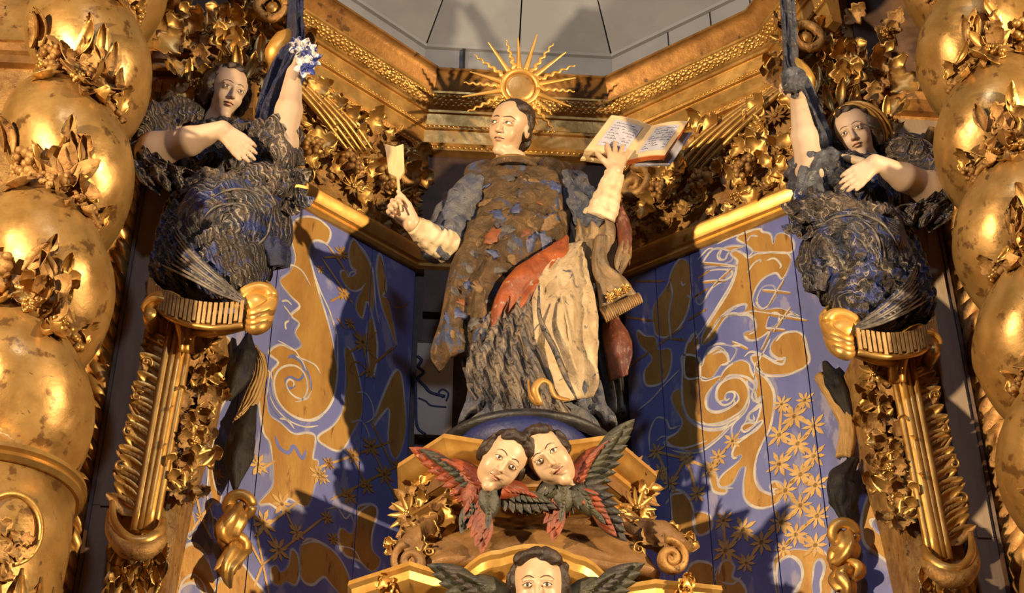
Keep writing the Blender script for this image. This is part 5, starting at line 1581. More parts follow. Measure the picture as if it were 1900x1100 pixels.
# gilded leaves on both cheeks
cr = random.Random(8)
for s in (-1, 1):
    for i in range(16):
        u = i/15
        px = (805-35*sin(u*3)+cr.uniform(-18, 14)) if s < 0 else (1165+28*sin(u*3)+cr.uniform(-14, 18))
        py = (890 if s < 0 else 880)+110*u
        p = at(px, py, -0.16+0.06*cr.random())
        put('leaf', cr.choice((LG if i % 2 else LD)['ac' if i % 3 else 'fl']), bk, p, (s*0.5, -0.8, -0.3), (s*0.3, 0, 1), cr.uniform(-2, 2), 0.075)
    cs = [(838, 905), (820, 950), (795, 985), (765, 1015), (752, 1040)] if s < 0 else [(1120, 925), (1140, 960), (1185, 985), (1235, 1000), (1262, 1025)]
    ap = [at(x, y, -0.25-0.025*i) for i, (x, y) in enumerate(cs)]
    folds_tube('volute_arm', ap, [0.012, 0.024, 0.038, 0.052, 0.044], BROWNG, bk, 4, 0.13, 30, 46, 0.14, 7+s, twist=0.04)
    P = crom(ap, 8)
    for k in range(9):
        i = 2+k*3; d_ = P[min(i+2, len(P)-1)]-P[i-2]
        put('acanthus_leaf', (LD if k % 2 else LG)['ac'][k % 3], bk, P[i]+np.array([0, -0.035, 0.0]), (s*0.2, -0.9, 0.0), d_, (-1)**k*0.5, 0.10)
    ce = at(762, 1042, -0.38) if s < 0 else at(1244, 1036, -0.38)
    M = frame(ce, (s*0.15, -0.95, -0.25), (0, 0, 1), 0.3, (0.062*s*-1, 0.062, 0.06))
    MB().tube(spiral(1.9, 1.0, 0.16, 46, 1.6), [0.20, 0.26, 0.24, 0.16], 9, 1.6, ref=(0, 0, 1)).build('volute', BROWNG if s < 0 else GOLD_D, bk, True, M)
    MB().lathe([(0.001, 0.2), (0.2, 0.16), (0.3, 0), (0.3, -0.6)], (0, 0, 0), 14).build('volute_eye', GOLD_D, bk, True, M)
    e2 = at(770, 1022, -0.33) if s < 0 else at(1230, 1008, -0.33)
    for k in range(4):
        put('acanthus_leaf', LG['ac'][k % 3], bk, e2+np.array([s*0.02*k, -0.02, -0.012*k]), (0, -0.8, 0.1), (s, 0, 0.4), s*0.5*(k-1.5), 0.08)
    put('leaf_curl', LG['sc'][0], bk, at(798, 1022, -0.36) if s < 0 else at(1186, 1018, -0.36), (0, -1, -0.2), (0, 0, 1), 1.0, 0.026)
loft('concave_apron', [(858, 968), (835, 990), (800, 1015), (785, 1052)], [(1120, 965), (1150, 990), (1190, 1018), (1225, 1062)], [-0.26, -0.28, -0.32, -0.36], [-0.26, -0.28, -0.32, -0.36], BROWNG, bk, (0.02, 0.04, 0.05, 0.05), 2, 0.006, 0.06, 26, 50, 0.0, 0.008, 41)

# ================================================================== LOWER PEDESTAL WITH ARCHED CORNICE
pd = thing('arched_pedestal', (XC, 0.1, 3.2), 'bright gilded pedestal top with an arched cornice under the volutes', 'pedestal')
zp = at(745, 1048, -0.50)[2]
ar = lambda u: 0.095*max(0, cos((u-0.5)*pi/0.60))**1.0 if abs(u-0.5) < 0.30 else 0.0
pa, pb_ = atz(745, 1046, zp), atz(1238, 1078, zp)
qa_, qb_ = atz(668, 1072, zp), atz(1316, 1086, zp)
P = [np.array([qa_[0]-0.0, 0.25, zp]), qa_]
for u in np.linspace(0, 1, 61):
    p = pa+(pb_-pa)*u; p[1] += 0.05*sin(pi*min(1, u*3))*(u < 1/3)+0.05*sin(pi*min(1, (1-u)*3))*(u > 2/3); p[2] += ar(u); P.append(p)
P += [qb_, np.array([qb_[0], 0.25, zp])]
P = [np.array([XC+(p[0]-XC)*0.93, 0.2+(p[1]-0.2)*0.90, p[2]]) for p in P]
prof = [(-0.10, 0.0), (0.075, 0.0), (0.078, -0.016), (0.066, -0.026), (0.060, -0.05), (0.035, -0.075), (0.015, -0.082), (0.012, -0.10), (-0.01, -0.11), (-0.10, -0.11)]
sweep3(prof[::-1], P).build('arched_cornice', GOLD_B, pd, True, None, 30)
v = [(p[0], p[1]+0.03, p[2]-0.05) for p in P]+[(p[0], p[1]+0.03, 3.2) for p in P]; n = len(P)
MB().add(v, [(i, n+i, n+i+1, i+1) for i in range(n-1)]+[(n-1, 2*n-1, n, 0)]).build('die', GOLD_D, pd, False)
top = [(p[0], p[1]+0.02, min(p[2], zp)-0.006) for p in P]
MB().add(top, [tuple(range(n))]).build('top_board', BROWNG, pd, False)
for s in (-1, 1):
    for k in range(4):
        p = at((700+14*k) if s < 0 else (1285-12*k), 1092+4*k, -0.47)
        put('leaf', LB['ac'][k % 3], pd, p, (s*0.3, -0.9, -0.2), (0, 0, 1), s*(0.8-0.7*k), 0.07)

# ================================================================== CHERUBS
def feather(name, material, w=0.16, curl=0.35): return leaf_mesh(name, material, w, 1, 0.0, curl, 0.35, 7, 2, 0.03, 0.05, 0.6)


FM = {'r': feather('feather_red', FE_R), 'g': feather('feather_green', FE_G), 'k': feather('feather_black', FE_K)}


def wing(parent, root, tip, mats, n=7, rows=3, length=0.13, spread=0.9, label=None, name='wing', bend=0.3):
    """feather rows from root to tip; tip direction and a sideways fan."""
    root = np.asarray(root); tip = np.asarray(tip); d = tip-root; L = np.linalg.norm(d); d /= L
    c = cvec(root); c /= np.linalg.norm(c); c = c*0.8+np.array([0, -0.2, 0])
    e = np.cross(c, d); e /= np.linalg.norm(e)
    P = crom([root, root+d*L*0.5+e*L*bend*0.2, tip-d*L*0.25], 6)
    w = MB().tube(P+c*0.0, [0.045, 0.040, 0.022, 0.008], 10, 0.7).build(name, MATS[{'r': 'red_feather', 'g': 'green_black_feather', 'k': 'black_feather'}[mats[0]]], parent)
    if label: w['label'] = label
    for r in range(rows):
        for k in range(n):
            u = (k+0.5*(r % 2))/(n)
            b = root+d*L*(0.05+0.62*u)+e*L*bend*0.2*sin(pi*u)+c*(0.034-0.010*r)*(1-0.5*u)
            ang = spread*(1-u)*(0.35+0.5*r)*(1 if bend > 0 else -1)
            dirv = d*cos(ang)-e*sin(ang)
            ln = length*(0.45+0.32*r)*(0.8+0.5*u)
            inst('feather', FM[mats[min(r, len(mats)-1)]], w, frame(b, c, dirv, 0, (ln*1.15, ln, ln)))
    return w


def cherub(loc, label, hc, H, fwd, up, parts, hairp, neckdir, hair_seed):
    t = thing('cherub_head', loc, label, 'cherub')
    hd = Head(hc, H, fwd, up, (True, False, True))
    f = body_f([hd], [(hd.w((0, 0.06, -0.3)), hd.w((0, 0.14, -0.70)), 0.18*H, 0.17*H, 0.03)], [])
    b = solid('body', f, [hd.c, hd.w((0, 0, -0.6))], H*0.72, 0.0045, SKIN, t)
    hd.face_parts(b, gaze=0.0, bw=0.010)
    solid('hair', hair_f(hd, hairp, 0.055, 9, hair_seed), [hc], H*0.78, 0.0055, HAIR, t)
    for a in parts: wing(t, *a[0], **a[1])
    return t, hd


hairc = [((0, 0.16, 0.20), (0.40, 0.36, 0.36)), ((0.31, 0.08, 0.08), (0.12, 0.22, 0.26)), ((-0.31, 0.08, 0.08), (0.12, 0.22, 0.26)), ((0, -0.12, 0.47), (0.24, 0.16, 0.09)), ((0.2, -0.16, 0.40), (0.12, 0.10, 0.10)), ((-0.2, -0.16, 0.40), (0.12, 0.10, 0.10))]
Y = -0.50
c1 = at(932, 858, Y)
t1, h1 = cherub(at(915, 930, -0.4), 'winged cherub head with red breast leaning on its companion\'s brow', c1, 0.20, cvec(c1, 0.10, -0.05), UP*0.80+RT*0.60, [], hairc, None, 4)
for rt_, tp, mt, kw in [((900, 905), (790, 842), 'rgr', dict(n=8, length=0.11, bend=-0.35, spread=0.8)),
                        ((905, 910), (905, 985), 'grr', dict(n=7, length=0.10, bend=0.2, name='tail')),
                        ((930, 905), (1000, 925), 'rgk', dict(n=7, length=0.09, bend=0.3)),
                        ((885, 905), (860, 955), 'rgk', dict(n=6, length=0.08, bend=-0.2, name='breast'))]:
    wing(t1, at(*rt_, -0.47), at(*tp, -0.46), mt, **kw)
c2 = at(1016, 850, Y+0.01)
t2, h2 = cherub(at(1060, 930, -0.4), 'winged cherub head with green ruff leaning against its companion', c2, 0.205, cvec(c2, 0.02, 0.03), UP*0.78-RT*0.62, [], hairc, None, 9)
for rt_, tp, mt, kw in [((1066, 900), (1146, 806), 'rgg', dict(n=9, length=0.12, bend=0.35, spread=0.8)),
                        ((1068, 905), (1125, 975), 'grk', dict(n=8, length=0.11, bend=-0.25)),
                        ((1045, 905), (1040, 970), 'grr', dict(n=6, length=0.09, bend=0.2, name='tail')),
                        ((1030, 905), (985, 930), 'grk', dict(n=6, length=0.075, bend=-0.2))]:
    wing(t2, at(*rt_, -0.46), at(*tp, -0.45), mt, **kw)
for (tt_, hd_, mm) in ((t1, h1, 'r'), (t2, h2, 'g')):
    for k in range(16):      # ruff of short feathers round the neck
        a = 2*pi*k/16; dirl = np.array([cos(a), -abs(sin(a))*0.5, -0.6])
        b = hd_.w((0.2*cos(a), 0.02+0.16*sin(a), -0.60))
        inst('ruff_feather', FM[mm if k % 3 else 'r'], tt_, frame(b, hd_.R@np.array([cos(a), sin(a)-0.3, 0.4]), hd_.R@np.array([0.55*cos(a), 0.5*sin(a)-0.2, -1.0]), 0, 0.075))
c3 = at(1000, 1094, -0.60)
t3_, h3 = cherub(at(1000, 1120, -0.5), 'winged cherub head set under the arched cornice', c3, 0.215, cvec(c3, -0.06, 0.10), UP*1.0-RT*0.03, [], hairc, None, 14)
for rt_, tp in (((940, 1112), (846, 1062)), ((1060, 1115), (1140, 1066))):
    wing(t3_, at(*rt_, -0.56), at(*tp, -0.60), 'gkg', n=8, length=0.12, bend=-0.3 if rt_[0] < 1000 else 0.3)

# ================================================================== CARYATIDS
DRESS = mat('dark_blue_flaking_dress', (0.030, 0.026, 0.028), (0.065, 0.045, 0.028), (0.035, 0.05, 0.19), rough=0.38, rough2=0.55, metal=0.1, scale=11, bump=0.9, bscale=32, dist=0.02, t3=0.53, scale3=9, warp=0.9, c4=(0.36, 0.30, 0.22), streak=22.0, wdist=13.0)
DRESSL = mat('blue_grey_belly_drape', (0.042, 0.048, 0.080), (0.115, 0.085, 0.062), (0.028, 0.046, 0.20), rough=0.4, rough2=0.55, scale=13, bump=1.0, bscale=34, dist=0.025, t3=0.53, scale3=8, warp=1.2, c4=(0.42, 0.37, 0.31), streak=20.0, wdist=15.0)
RUFF = mat('brown_blue_ruffle', (0.038, 0.029, 0.026), (0.12, 0.083, 0.055), (0.04, 0.055, 0.16), rough=0.4, scale=15, bump=0.9, bscale=36, dist=0.02, t3=0.58, warp=0.8, c4=(0.42, 0.33, 0.24), streak=22.0, wdist=13.0)
NAVY = mat('navy_scarf', (0.018, 0.022, 0.075), (0.03, 0.03, 0.05), (0.20, 0.20, 0.23), rough=0.35, scale=16, bump=0.9, bscale=40, dist=0.02, t3=0.66, warp=0.7)
SILV = mat('silver_blue_scarf', (0.12, 0.125, 0.15), (0.05, 0.05, 0.065), (0.28, 0.25, 0.20), rough=0.32, metal=0.3, scale=16, bump=0.9, bscale=40, dist=0.02, t3=0.60, warp=0.7)
BWPET = mat('blue_white_petal', (0.60, 0.58, 0.60), (0.025, 0.04, 0.22), None, rough=0.35, scale=26, lo=0.46, hi=0.52, bump=0.4, bscale=40)
EDGE = mat('pale_fold_edge', (0.15, 0.125, 0.10), (0.055, 0.045, 0.04), None, rough=0.4, scale=30, bump=0.4)
FRIN = mat('dull_gold_fringe', (0.42, 0.26, 0.10), (0.32, 0.19, 0.07), None, rough=0.5, metal=0.3, scale=20, bump=0.4, bscale=60)


def caryatid(s):
    def q(px, py, Y):
        p = at(px, py, Y)
        if s > 0: p = np.array([2*XM-p[0]+0.02, p[1], p[2]])
        return p

    def qs(L, Ys): return [q(x, y, Y) for (x, y), Y in zip(L, Ys)]

    def LF(name, L, R, YL, YR, *a, **k):
        return loft(name, qs(L, YL), qs(R, YR), None, None, *a, world=True, **k)
    sg = 1 if s < 0 else -1
    t = thing('caryatid', q(400, 570, -0.4), 'dark haired caryatid raising a blue and white posy' if s < 0 else 'caryatid in a gold hood raising a silvery scarf', 'statue')
    # flesh: head, arms, hands in one skin
    if s < 0:
        hc = at(421, 172, -0.52)
        hd = Head(hc, 0.200, cvec(hc, 0.34, 0.12), UP*0.92+RT*0.34, (True, True, False))
    else:
        hc = at(1588, 250, -0.52)
        hd = Head(hc, 0.205, cvec(hc, -0.20, 0.14), UP*0.90-RT*0.40, (True, True, False))
    elb = q(286, 280, -0.58); wr1 = q(412, 240, -0.70); el2 = q(524, 268, -0.58); wr2 = q(546, 136, -0.60)
    nk = hd.w((0, 0.08, -0.6)); ch = q(430, 300, -0.44)
    limbs = [(nk, ch, 0.045, 0.12, 0.04), (q(340, 250, -0.40), elb, 0.050, 0.056, 0.05), (elb, q(350, 262, -0.65), 0.058, 0.051, 0.05), (q(350, 262, -0.66), wr1, 0.050, 0.031, 0.02),
             (q(480, 315, -0.36), q(510, 290, -0.50), 0.042, 0.046, 0.03), (q(510, 290, -0.50), el2, 0.046, 0.050, 0.03), (el2, q(536, 205, -0.60), 0.054, 0.047, 0.03), (q(536, 205, -0.60), wr2, 0.047, 0.030, 0.02)]
    camd = cvec(wr1)
    hA = hand(wr1, q(468, 282, -0.66)-wr1, -camd*0.8-np.array([0, 0, 0.35]), 0.165, (0.10, 0.12, 0.14, 0.18), 0.05, -1 if s < 0 else 1, 0.2, 0.35)
    hB = hand(wr2, q(562, 92, -0.60)-wr2, np.array([sg*0.8, -0.1, 0.1]), 0.155, (1.1, 1.15, 1.2, 1.2), 0.02, 1 if s < 0 else -1, 0.7, 0.5)
    f = body_f([hd], limbs, [hA, hB])
    body = solid('body', f, [q(268, 290, -0.5), q(575, 80, -0.6), hc, q(430, 330, -0.5), q(412, 240, -0.75)], 0.075, 0.0042, SKIN_R, t)
    hd.face_parts(body, gaze=0.0, open_eyes=True, bw=0.009)
    hp = [((0, 0.17, 0.18), (0.42, 0.38, 0.38)), ((0.33, 0.10, -0.02), (0.13, 0.24, 0.34)), ((-0.33, 0.10, -0.02), (0.13, 0.24, 0.34)), ((0, 0.36, -0.15), (0.36, 0.22, 0.34)), ((0, -0.04, 0.47), (0.22, 0.18, 0.10))]
    solid('hair', hair_f(hd, hp, 0.05, 9, 6), [hc], 0.19, 0.0052, HAIR, t)
    for e in (-1, 1):
        MB().add([hd.w(np.array([e*0.36, 0.0, -0.22])+np.array(v)*0.045*np.array([0.7, 0.7, 1.3])) for v in BV], BF).build('earring', GOLD_B if s > 0 else SKIN_R, t)
    if s > 0:                      # gold hood of rolled bands
        for k, (rx, rz, dy, w) in enumerate(((0.50, 0.56, 0.10, 0.050), (0.58, 0.64, 0.16, 0.042), (0.46, 0.60, 0.0, 0.030))):
            P = [hd.w((rx*sin(a), dy+0.12*(1-cos(a)), rz*cos(a)-0.02)) for a in np.linspace(-2.0, 2.1, 34)]
            MB().tube(P, np.array([0.5, 1, 1.1, 1, 0.5])*w*hd.H*1.5, 8, 0.7).build('hood_band', (GOLD_B, GOLD, GOLD)[k], t)
        P = [hd.w((-0.42, -0.12, 0.38)), hd.w((-0.48, -0.05, 0.1)), hd.w((-0.44, 0.05, -0.2))]
        MB().tube(crom(P, 8), [0.012, 0.03, 0.025, 0.01], 8, 0.6).build('hood_lappet', GOLD, t)
    # neckline, bodice
    P = crom([q(372, 232, -0.52), q(400, 244, -0.60), q(440, 238, -0.60), q(470, 232, -0.52)], 8)
    MB().tube(P, [0.010, 0.018, 0.018, 0.010], 7).build('neckline_roll', RUFF if s < 0 else CUFF, t)
    LF('bodice', [(352, 238), (335, 280), (340, 330), (335, 365)], [(488, 240), (525, 275), (545, 310), (540, 350)], [-0.46]*4, [-0.46]*4, DRESSL, t, (0.07, 0.12, 0.14, 0.12), 5, 0.016, 0.05, 40, 52, 0.3, 0.010, 3)
    # ruffled short sleeves
    folds_tube('sleeve', [q(376, 222, -0.46), q(335, 212, -0.48), q(292, 226, -0.50), q(268, 258, -0.54), q(262, 290, -0.56)], [0.045, 0.060, 0.072, 0.074, 0.066], RUFF, t, 5, 0.13, 40, 60, 0.30, 4, twist=0.03)
    LF('sleeve_drape', [(258, 268), (250, 310), (262, 338), (290, 352)], [(300, 305), (330, 310), (362, 322), (372, 342)], [-0.58, -0.60, -0.60, -0.56], [-0.62, -0.62, -0.58, -0.54], RUFF, t, 0.035, 3, 0.016, 0.02, 34, 40, 0.15, 0.020, 7)
    folds_tube('sleeve', [q(478, 262, -0.48), q(505, 270, -0.54), q(525, 292, -0.56), q(528, 310, -0.54)], [0.050, 0.088, 0.090, 0.060], RUFF if s < 0 else SILV, t, 5, 0.15, 40, 50, 0.32, 8, twist=0.03)
    # ruffle at the waist
    for k, (pp, r) in enumerate((([(338, 352), (390, 338), (440, 342), (490, 330), (545, 340)], 0.040), ([(355, 372), (420, 352), (480, 352), (540, 360)], 0.036))):
        folds_tube('waist_ruffle', [q(x, y, -0.60-0.03*sin(pi*i/(len(pp)-1))+0.05*abs(i/(len(pp)-1)-0.5)) for i, (x, y) in enumerate(pp)], [r*0.7, r, r*1.1, r*1.2, r], RUFF, t, 3, 0.15, 30, 80, 0.38, 12+k, twist=0.10)
    for k in range(7):
        p = q(520+12*(k % 3), 318+12*k, -0.60)
        put('ruffle_petal', leafD[k % 2], t, p, (sg*0.5, -0.8, -0.1), (sg*0.9, 0, 0.1), cr.uniform(-0.8, 0.8), 0.085)
    # belly drape: swirled ball
    bc = q(432, 424, -0.50); bc2 = q(380, 470, -0.46)

    def belly(Pn):
        p = Pn-bc; a = np.arctan2(p[:, 2], p[:, 0]*sg); r = np.hypot(p[:, 0], p[:, 2])
        d = ell(Pn, bc, (0.205, 0.19, 0.185))
        w = vnoise(Pn, 7, 2)
        d = d - 0.008*np.sin(3*a+46*r+2.6*w)-0.004*np.sin(7*a-70*r+4*w)-0.005*vnoise(Pn, 26, 5)
        return d*0.7
    bo = solid('belly_drape', belly, [bc], 0.245, 0.0065, DRESSL, t)
    hit = picker(bo); cx, cy = (432, 418) if s < 0 else (1562, 472)
    br = random.Random(50+s)
    for k in range(26):           # carved swirling fold lines on the ball
        a0 = br.uniform(0, 2*pi); r0 = br.uniform(10, 92); da = br.uniform(0.5, 1.5)*(1 if br.random() < 0.75 else -1); r1 = r0*br.uniform(0.75, 1.35)
        P = []
        for u in np.linspace(0, 1, 12):
            rr = r0+(r1-r0)*u; aa = a0+da*u
            p, n = hit(cx+rr*cos(aa)*1.02, cy+rr*sin(aa)*0.92)
            if p is not None: P.append(p+n*0.001)
        if len(P) > 6: MB().tube(P, [0.0015, 0.0055, 0.005, 0.0015], 6).build('carved_fold', EDGE if k % 2 else DRESSL, bo)
    # skirt sweeping outwards, folds gathered at the knot
    LF('skirt', [(322, 360), (302, 420), (290, 480), (286, 525), (330, 556)], [(480, 400), (500, 440), (495, 480), (480, 520), (462, 566)], [-0.42, -0.42, -0.42, -0.43, -0.48], [-0.52, -0.55, -0.56, -0.58, -0.58], DRESS, t, (0.10, 0.13, 0.15, 0.14, 0.06), 6, 0.017, 0.06, 60, 70, 0.75, 0.006, 9, fexp=0.6)
    for k in range(9):            # raised cord-like fold edges that meet at the knot
        u = k/8
        P = crom([q(312-14*u, 395+95*u, -0.55), q(350+4*u, 455+62*u, -0.66), q(405, 510+34*u, -0.67), q(455, 556+8*u, -0.63)], 10)
        MB().tube(P, [0.002, 0.0055, 0.005, 0.003], 6).build('skirt_fold', EDGE if k % 3 else DRESSL, t)
    LF('cloth_tip', [(488, 440), (498, 470), (508, 492)], [(512, 460), (536, 470), (522, 500)], [-0.60, -0.58, -0.56], [-0.52, -0.50, -0.5], NAVY if s < 0 else DRESSL, t, 0.03, 3, 0.014, 0.02, 24, 22, 0.3, 0.006, 15)
    # dark core
    solid('core', lambda Pn: smin(ell(Pn, q(385, 470, -0.42), (0.17, 0.13, 0.24)), cone(Pn, q(400, 430, -0.42), q(430, 300, -0.42), 0.16, 0.11), 0.05), [q(385, 470, -0.42), q(430, 300, -0.42)], 0.27, 0.012, DRESS, t)
    # fringed hoop
    arc = crom([q(287, 505, -0.40), q(292, 528, -0.50), q(330, 556, -0.58), q(395, 570, -0.62), q(455, 566, -0.62)], 14)
    hb = MB().tube(arc+np.array([0, 0.016, -0.035]), 0.030*np.ones(len(arc)), 8, 0.45).build('fringe_band', BROWN, t)
    cum = np.r_[0, np.cumsum(np.linalg.norm(np.diff(arc, axis=0), axis=1))]
    ns = 34
    for k in range(ns):
        c = np.array([np.interp(cum[-1]*(k+0.5)/ns, cum, arc[:, i]) for i in range(3)])
        d = np.array([np.interp(cum[-1]*min(1, (k+1)/ns), cum, arc[:, i]) for i in range(3)])-c; d /= np.linalg.norm(d)
        n = np.cross(d, (0, 0, 1)); n = n if n[1] < 0 else -n; n /= np.linalg.norm(n)
        w = cum[-1]/ns*0.34; hh = 0.078+0.006*sin(k*2.3)
        e = []
        for dz in (0.006, -hh):
            for a, b in ((-w, 0.0), (w, 0.0), (w, 0.012), (-w, 0.012)): e.append(c+d*a+n*b+np.array([0, 0, dz])+n*0.008)
        MB().add(e, [(0, 1, 2, 3), (7, 6, 5, 4), (0, 4, 5, 1), (1, 5, 6, 2), (2, 6, 7, 3), (3, 7, 4, 0)]).build('fringe_slat', FRIN, hb, False)
    MB().tube(arc+np.array([0, -0.006, -0.085]), 0.011*np.ones(len(arc)), 7).build('hoop_roll', GOLD, t)
    # knot: rolled cup with bands
    kc = q(474, 556, -0.60)
    kn = MB().tube([kc+np.array([sg*0.052*cos(a), -0.01*sin(a), 0.040*sin(a)+0.012*cos(a)]) for a in np.linspace(0, 2*pi, 24)], 0.022*np.ones(24), 9).build('knot', GOLD_B, t)
    solid('knot_heart', lambda Pn: ell(Pn, kc+np.array([0, 0.01, -0.015]), (0.055, 0.04, 0.05)), [kc], 0.09, 0.007, GOLD_B, kn)
    for k in range(4):
        P = crom([q(452-4*k, 570+9*k, -0.58), q(470, 584+9*k, -0.63), q(498-2*k, 572+10*k, -0.62), q(508-3*k, 545+12*k, -0.56), q(488, 516+2*k, -0.52)], 8)
        MB().tube(P, [0.005, 0.016, 0.018, 0.014, 0.005], 8, 1.3).build('knot_band', GOLD_B if k % 2 == 0 else GOLD, kn)
    for k in range(3):
        P = crom([q(465, 590+7*k, -0.58), q(420, 592+10*k, -0.56), q(375, 590+14*k, -0.52), q(340, 584+14*k, -0.48)], 8)
        MB().tube(P, [0.010, 0.016, 0.014, 0.005], 8, 1.2).build('knot_tail', GOLD_B if k < 2 else GOLD, kn)
    # scarf behind the raised arm and what the hand holds
    sc = SILV if s > 0 else NAVY
    LF('scarf', [(538, -130), (536, -20), (534, 40), (540, 80), (508, 110), (484, 180), (476, 245)], [(566, -130), (564, -20), (562, 40), (566, 85), (548, 130), (522, 190), (506, 250)], [-0.52, -0.52, -0.52, -0.54, -0.52, -0.50, -0.48], [-0.50, -0.50, -0.50, -0.54, -0.52, -0.52, -0.50], sc, t, 0.03, 2, 0.016, 0.02, 60, 22, 0.6, 0.010, 25)
    if s < 0:
        po = thing('posy', q(562, 110, -0.62), 'blue and white flower posy in a raised fist', 'posy')
        for k, (x, y, r) in enumerate(((560, 92, 0.05), (574, 108, 0.05), (566, 124, 0.045), (552, 84, 0.04), (570, 92, 0.04))):
            p = q(x, y, -0.67)
            me = FLW[k % 2]
            inst('flower', me, po, frame(p, cvec(p, 0.3-0.1*k, 0.2*(k % 3)-0.2), (0, 0, 1), 0.5*k, r))
        MB().tube([q(556, 100, -0.64), q(566, 130, -0.63), q(556, 165, -0.60)], [0.012, 0.016, 0.004], 7).build('stem_bundle', NAVY, po)
    else:
        folds_tube('scarf_bunch', [q(575, 118, -0.64), q(560, 104, -0.67), q(545, 108, -0.66)], [0.02, 0.05, 0.035], SILV, t, 6, 0.2, 24, 24, 0.3, 31)
    return t


leafD = [leaf_mesh('ruffle_petal_a', RUFF, 0.34, 2, 0.3, 0.8, 0.8), leaf_mesh('ruffle_petal_b', DRESSL, 0.30, 2, 0.3, 1.2, 0.8)]
FLW = [flower_mesh('posy_flower', BWPET, 6, 0.32, 0.6, 0.22), flower_mesh('posy_flower_b', BWPET, 8, 0.24, 0.9, 0.25)]
cr = random.Random(17)
for s in (-1, 1): caryatid(s)

# ================================================================== HANGING DROPS ON THE PAINTED WALL
DROP = mat('blackened_leaf', (0.008, 0.007, 0.009), (0.022, 0.018, 0.017), (0.016, 0.018, 0.04), rough=0.55, scale=10, bump=0.8, bscale=34, stretch=(1, 1, 0.4), spec=0.25)
STRAW = mat('straw_ribbon', (0.44, 0.27, 0.10), (0.34, 0.20, 0.07), None, rough=0.5, metal=0.2, scale=14, bump=0.5, bscale=40, stretch=(2, 2, 0.4))


def yw(s, px, py, o=0.07):
    a, z = wpx(s, px, py, o); return W(s, a, z, o)


def garland(s, drops, ribbons, fin, label):
    t = thing('drop_garland', yw(s, *fin[-1]), label, 'garland')
    for pts, rad in drops:
        folds_tube('dark_drop', [yw(s, x, y) for x, y in pts], rad, DROP, t, 5, 0.10, 30, 40, 0.10, 3, twist=0.03)
    for L, R in ribbons:
        loft('ribbon', [yw(s, *p, 0.05) for p in L], [yw(s, *p, 0.08) for p in R], None, None, STRAW, t, 0.015, 5, 0.004, 0.014, 30, 24, 0.0, 0.003, 5, world=True)
    folds_tube('gilt_tassel', [yw(s, x, y, 0.085+0.02*sin(i*1.7)) for i, (x, y) in enumerate(fin)], [0.022, 0.038, 0.042, 0.034, 0.042, 0.030, 0.005], GOLD, t, 4, 0.22, 36, 70, 0.08, 6, twist=0.10)
    for k in range(3):
        P = crom([yw(s, fin[i][0]+(10 if k % 2 else -10), fin[i][1]-6, 0.11) for i in (1+k, 2+k)]+[yw(s, fin[3+k][0]+(24 if k % 2 else -22), fin[3+k][1]-4, 0.10)], 7)
        MB().tube(P, [0.006, 0.018, 0.016, 0.003], 8, 0.7).build('tassel_curl', GOLD_B, t)
    c = yw(s, *fin[0], 0.10)
    MB().tube([c+np.array([0.040*cos(a), -0.015*sin(a), 0.034*sin(a)]) for a in np.linspace(0, 2*pi, 20)], 0.020*np.ones(20), 8).build('gilt_ring', GOLD, t)
    return t


garland(-1, [([(462, 618), (455, 655), (442, 700), (426, 742)], [0.008, 0.042, 0.040, 0.006]), ([(470, 752), (452, 800), (442, 850), (436, 908)], [0.014, 0.042, 0.048, 0.008])],
        [([(474, 640), (470, 690), (450, 740), (432, 790)], [(488, 655), (496, 690), (480, 745), (455, 770)])],
        [(444, 938), (432, 965), (420, 992), (446, 1012), (428, 1040), (420, 1062), (428, 1090)], 'dark drop garland with a gilt tassel, below the knot of the bareheaded caryatid')
garland(1, [([(1530, 672), (1545, 705), (1568, 745), (1580, 780)], [0.010, 0.038, 0.036, 0.008]), ([(1590, 848), (1562, 890), (1566, 930), (1572, 975)], [0.010, 0.046, 0.046, 0.010])],
        [([(1515, 705), (1545, 760), (1560, 800), (1552, 850)], [(1522, 690), (1575, 760), (1582, 810), (1575, 848)])],
        [(1566, 990), (1572, 1018), (1556, 1040), (1584, 1056), (1562, 1075), (1572, 1095), (1560, 1115)], 'dark drop garland with a gilt tassel, below the knot of the hooded caryatid')

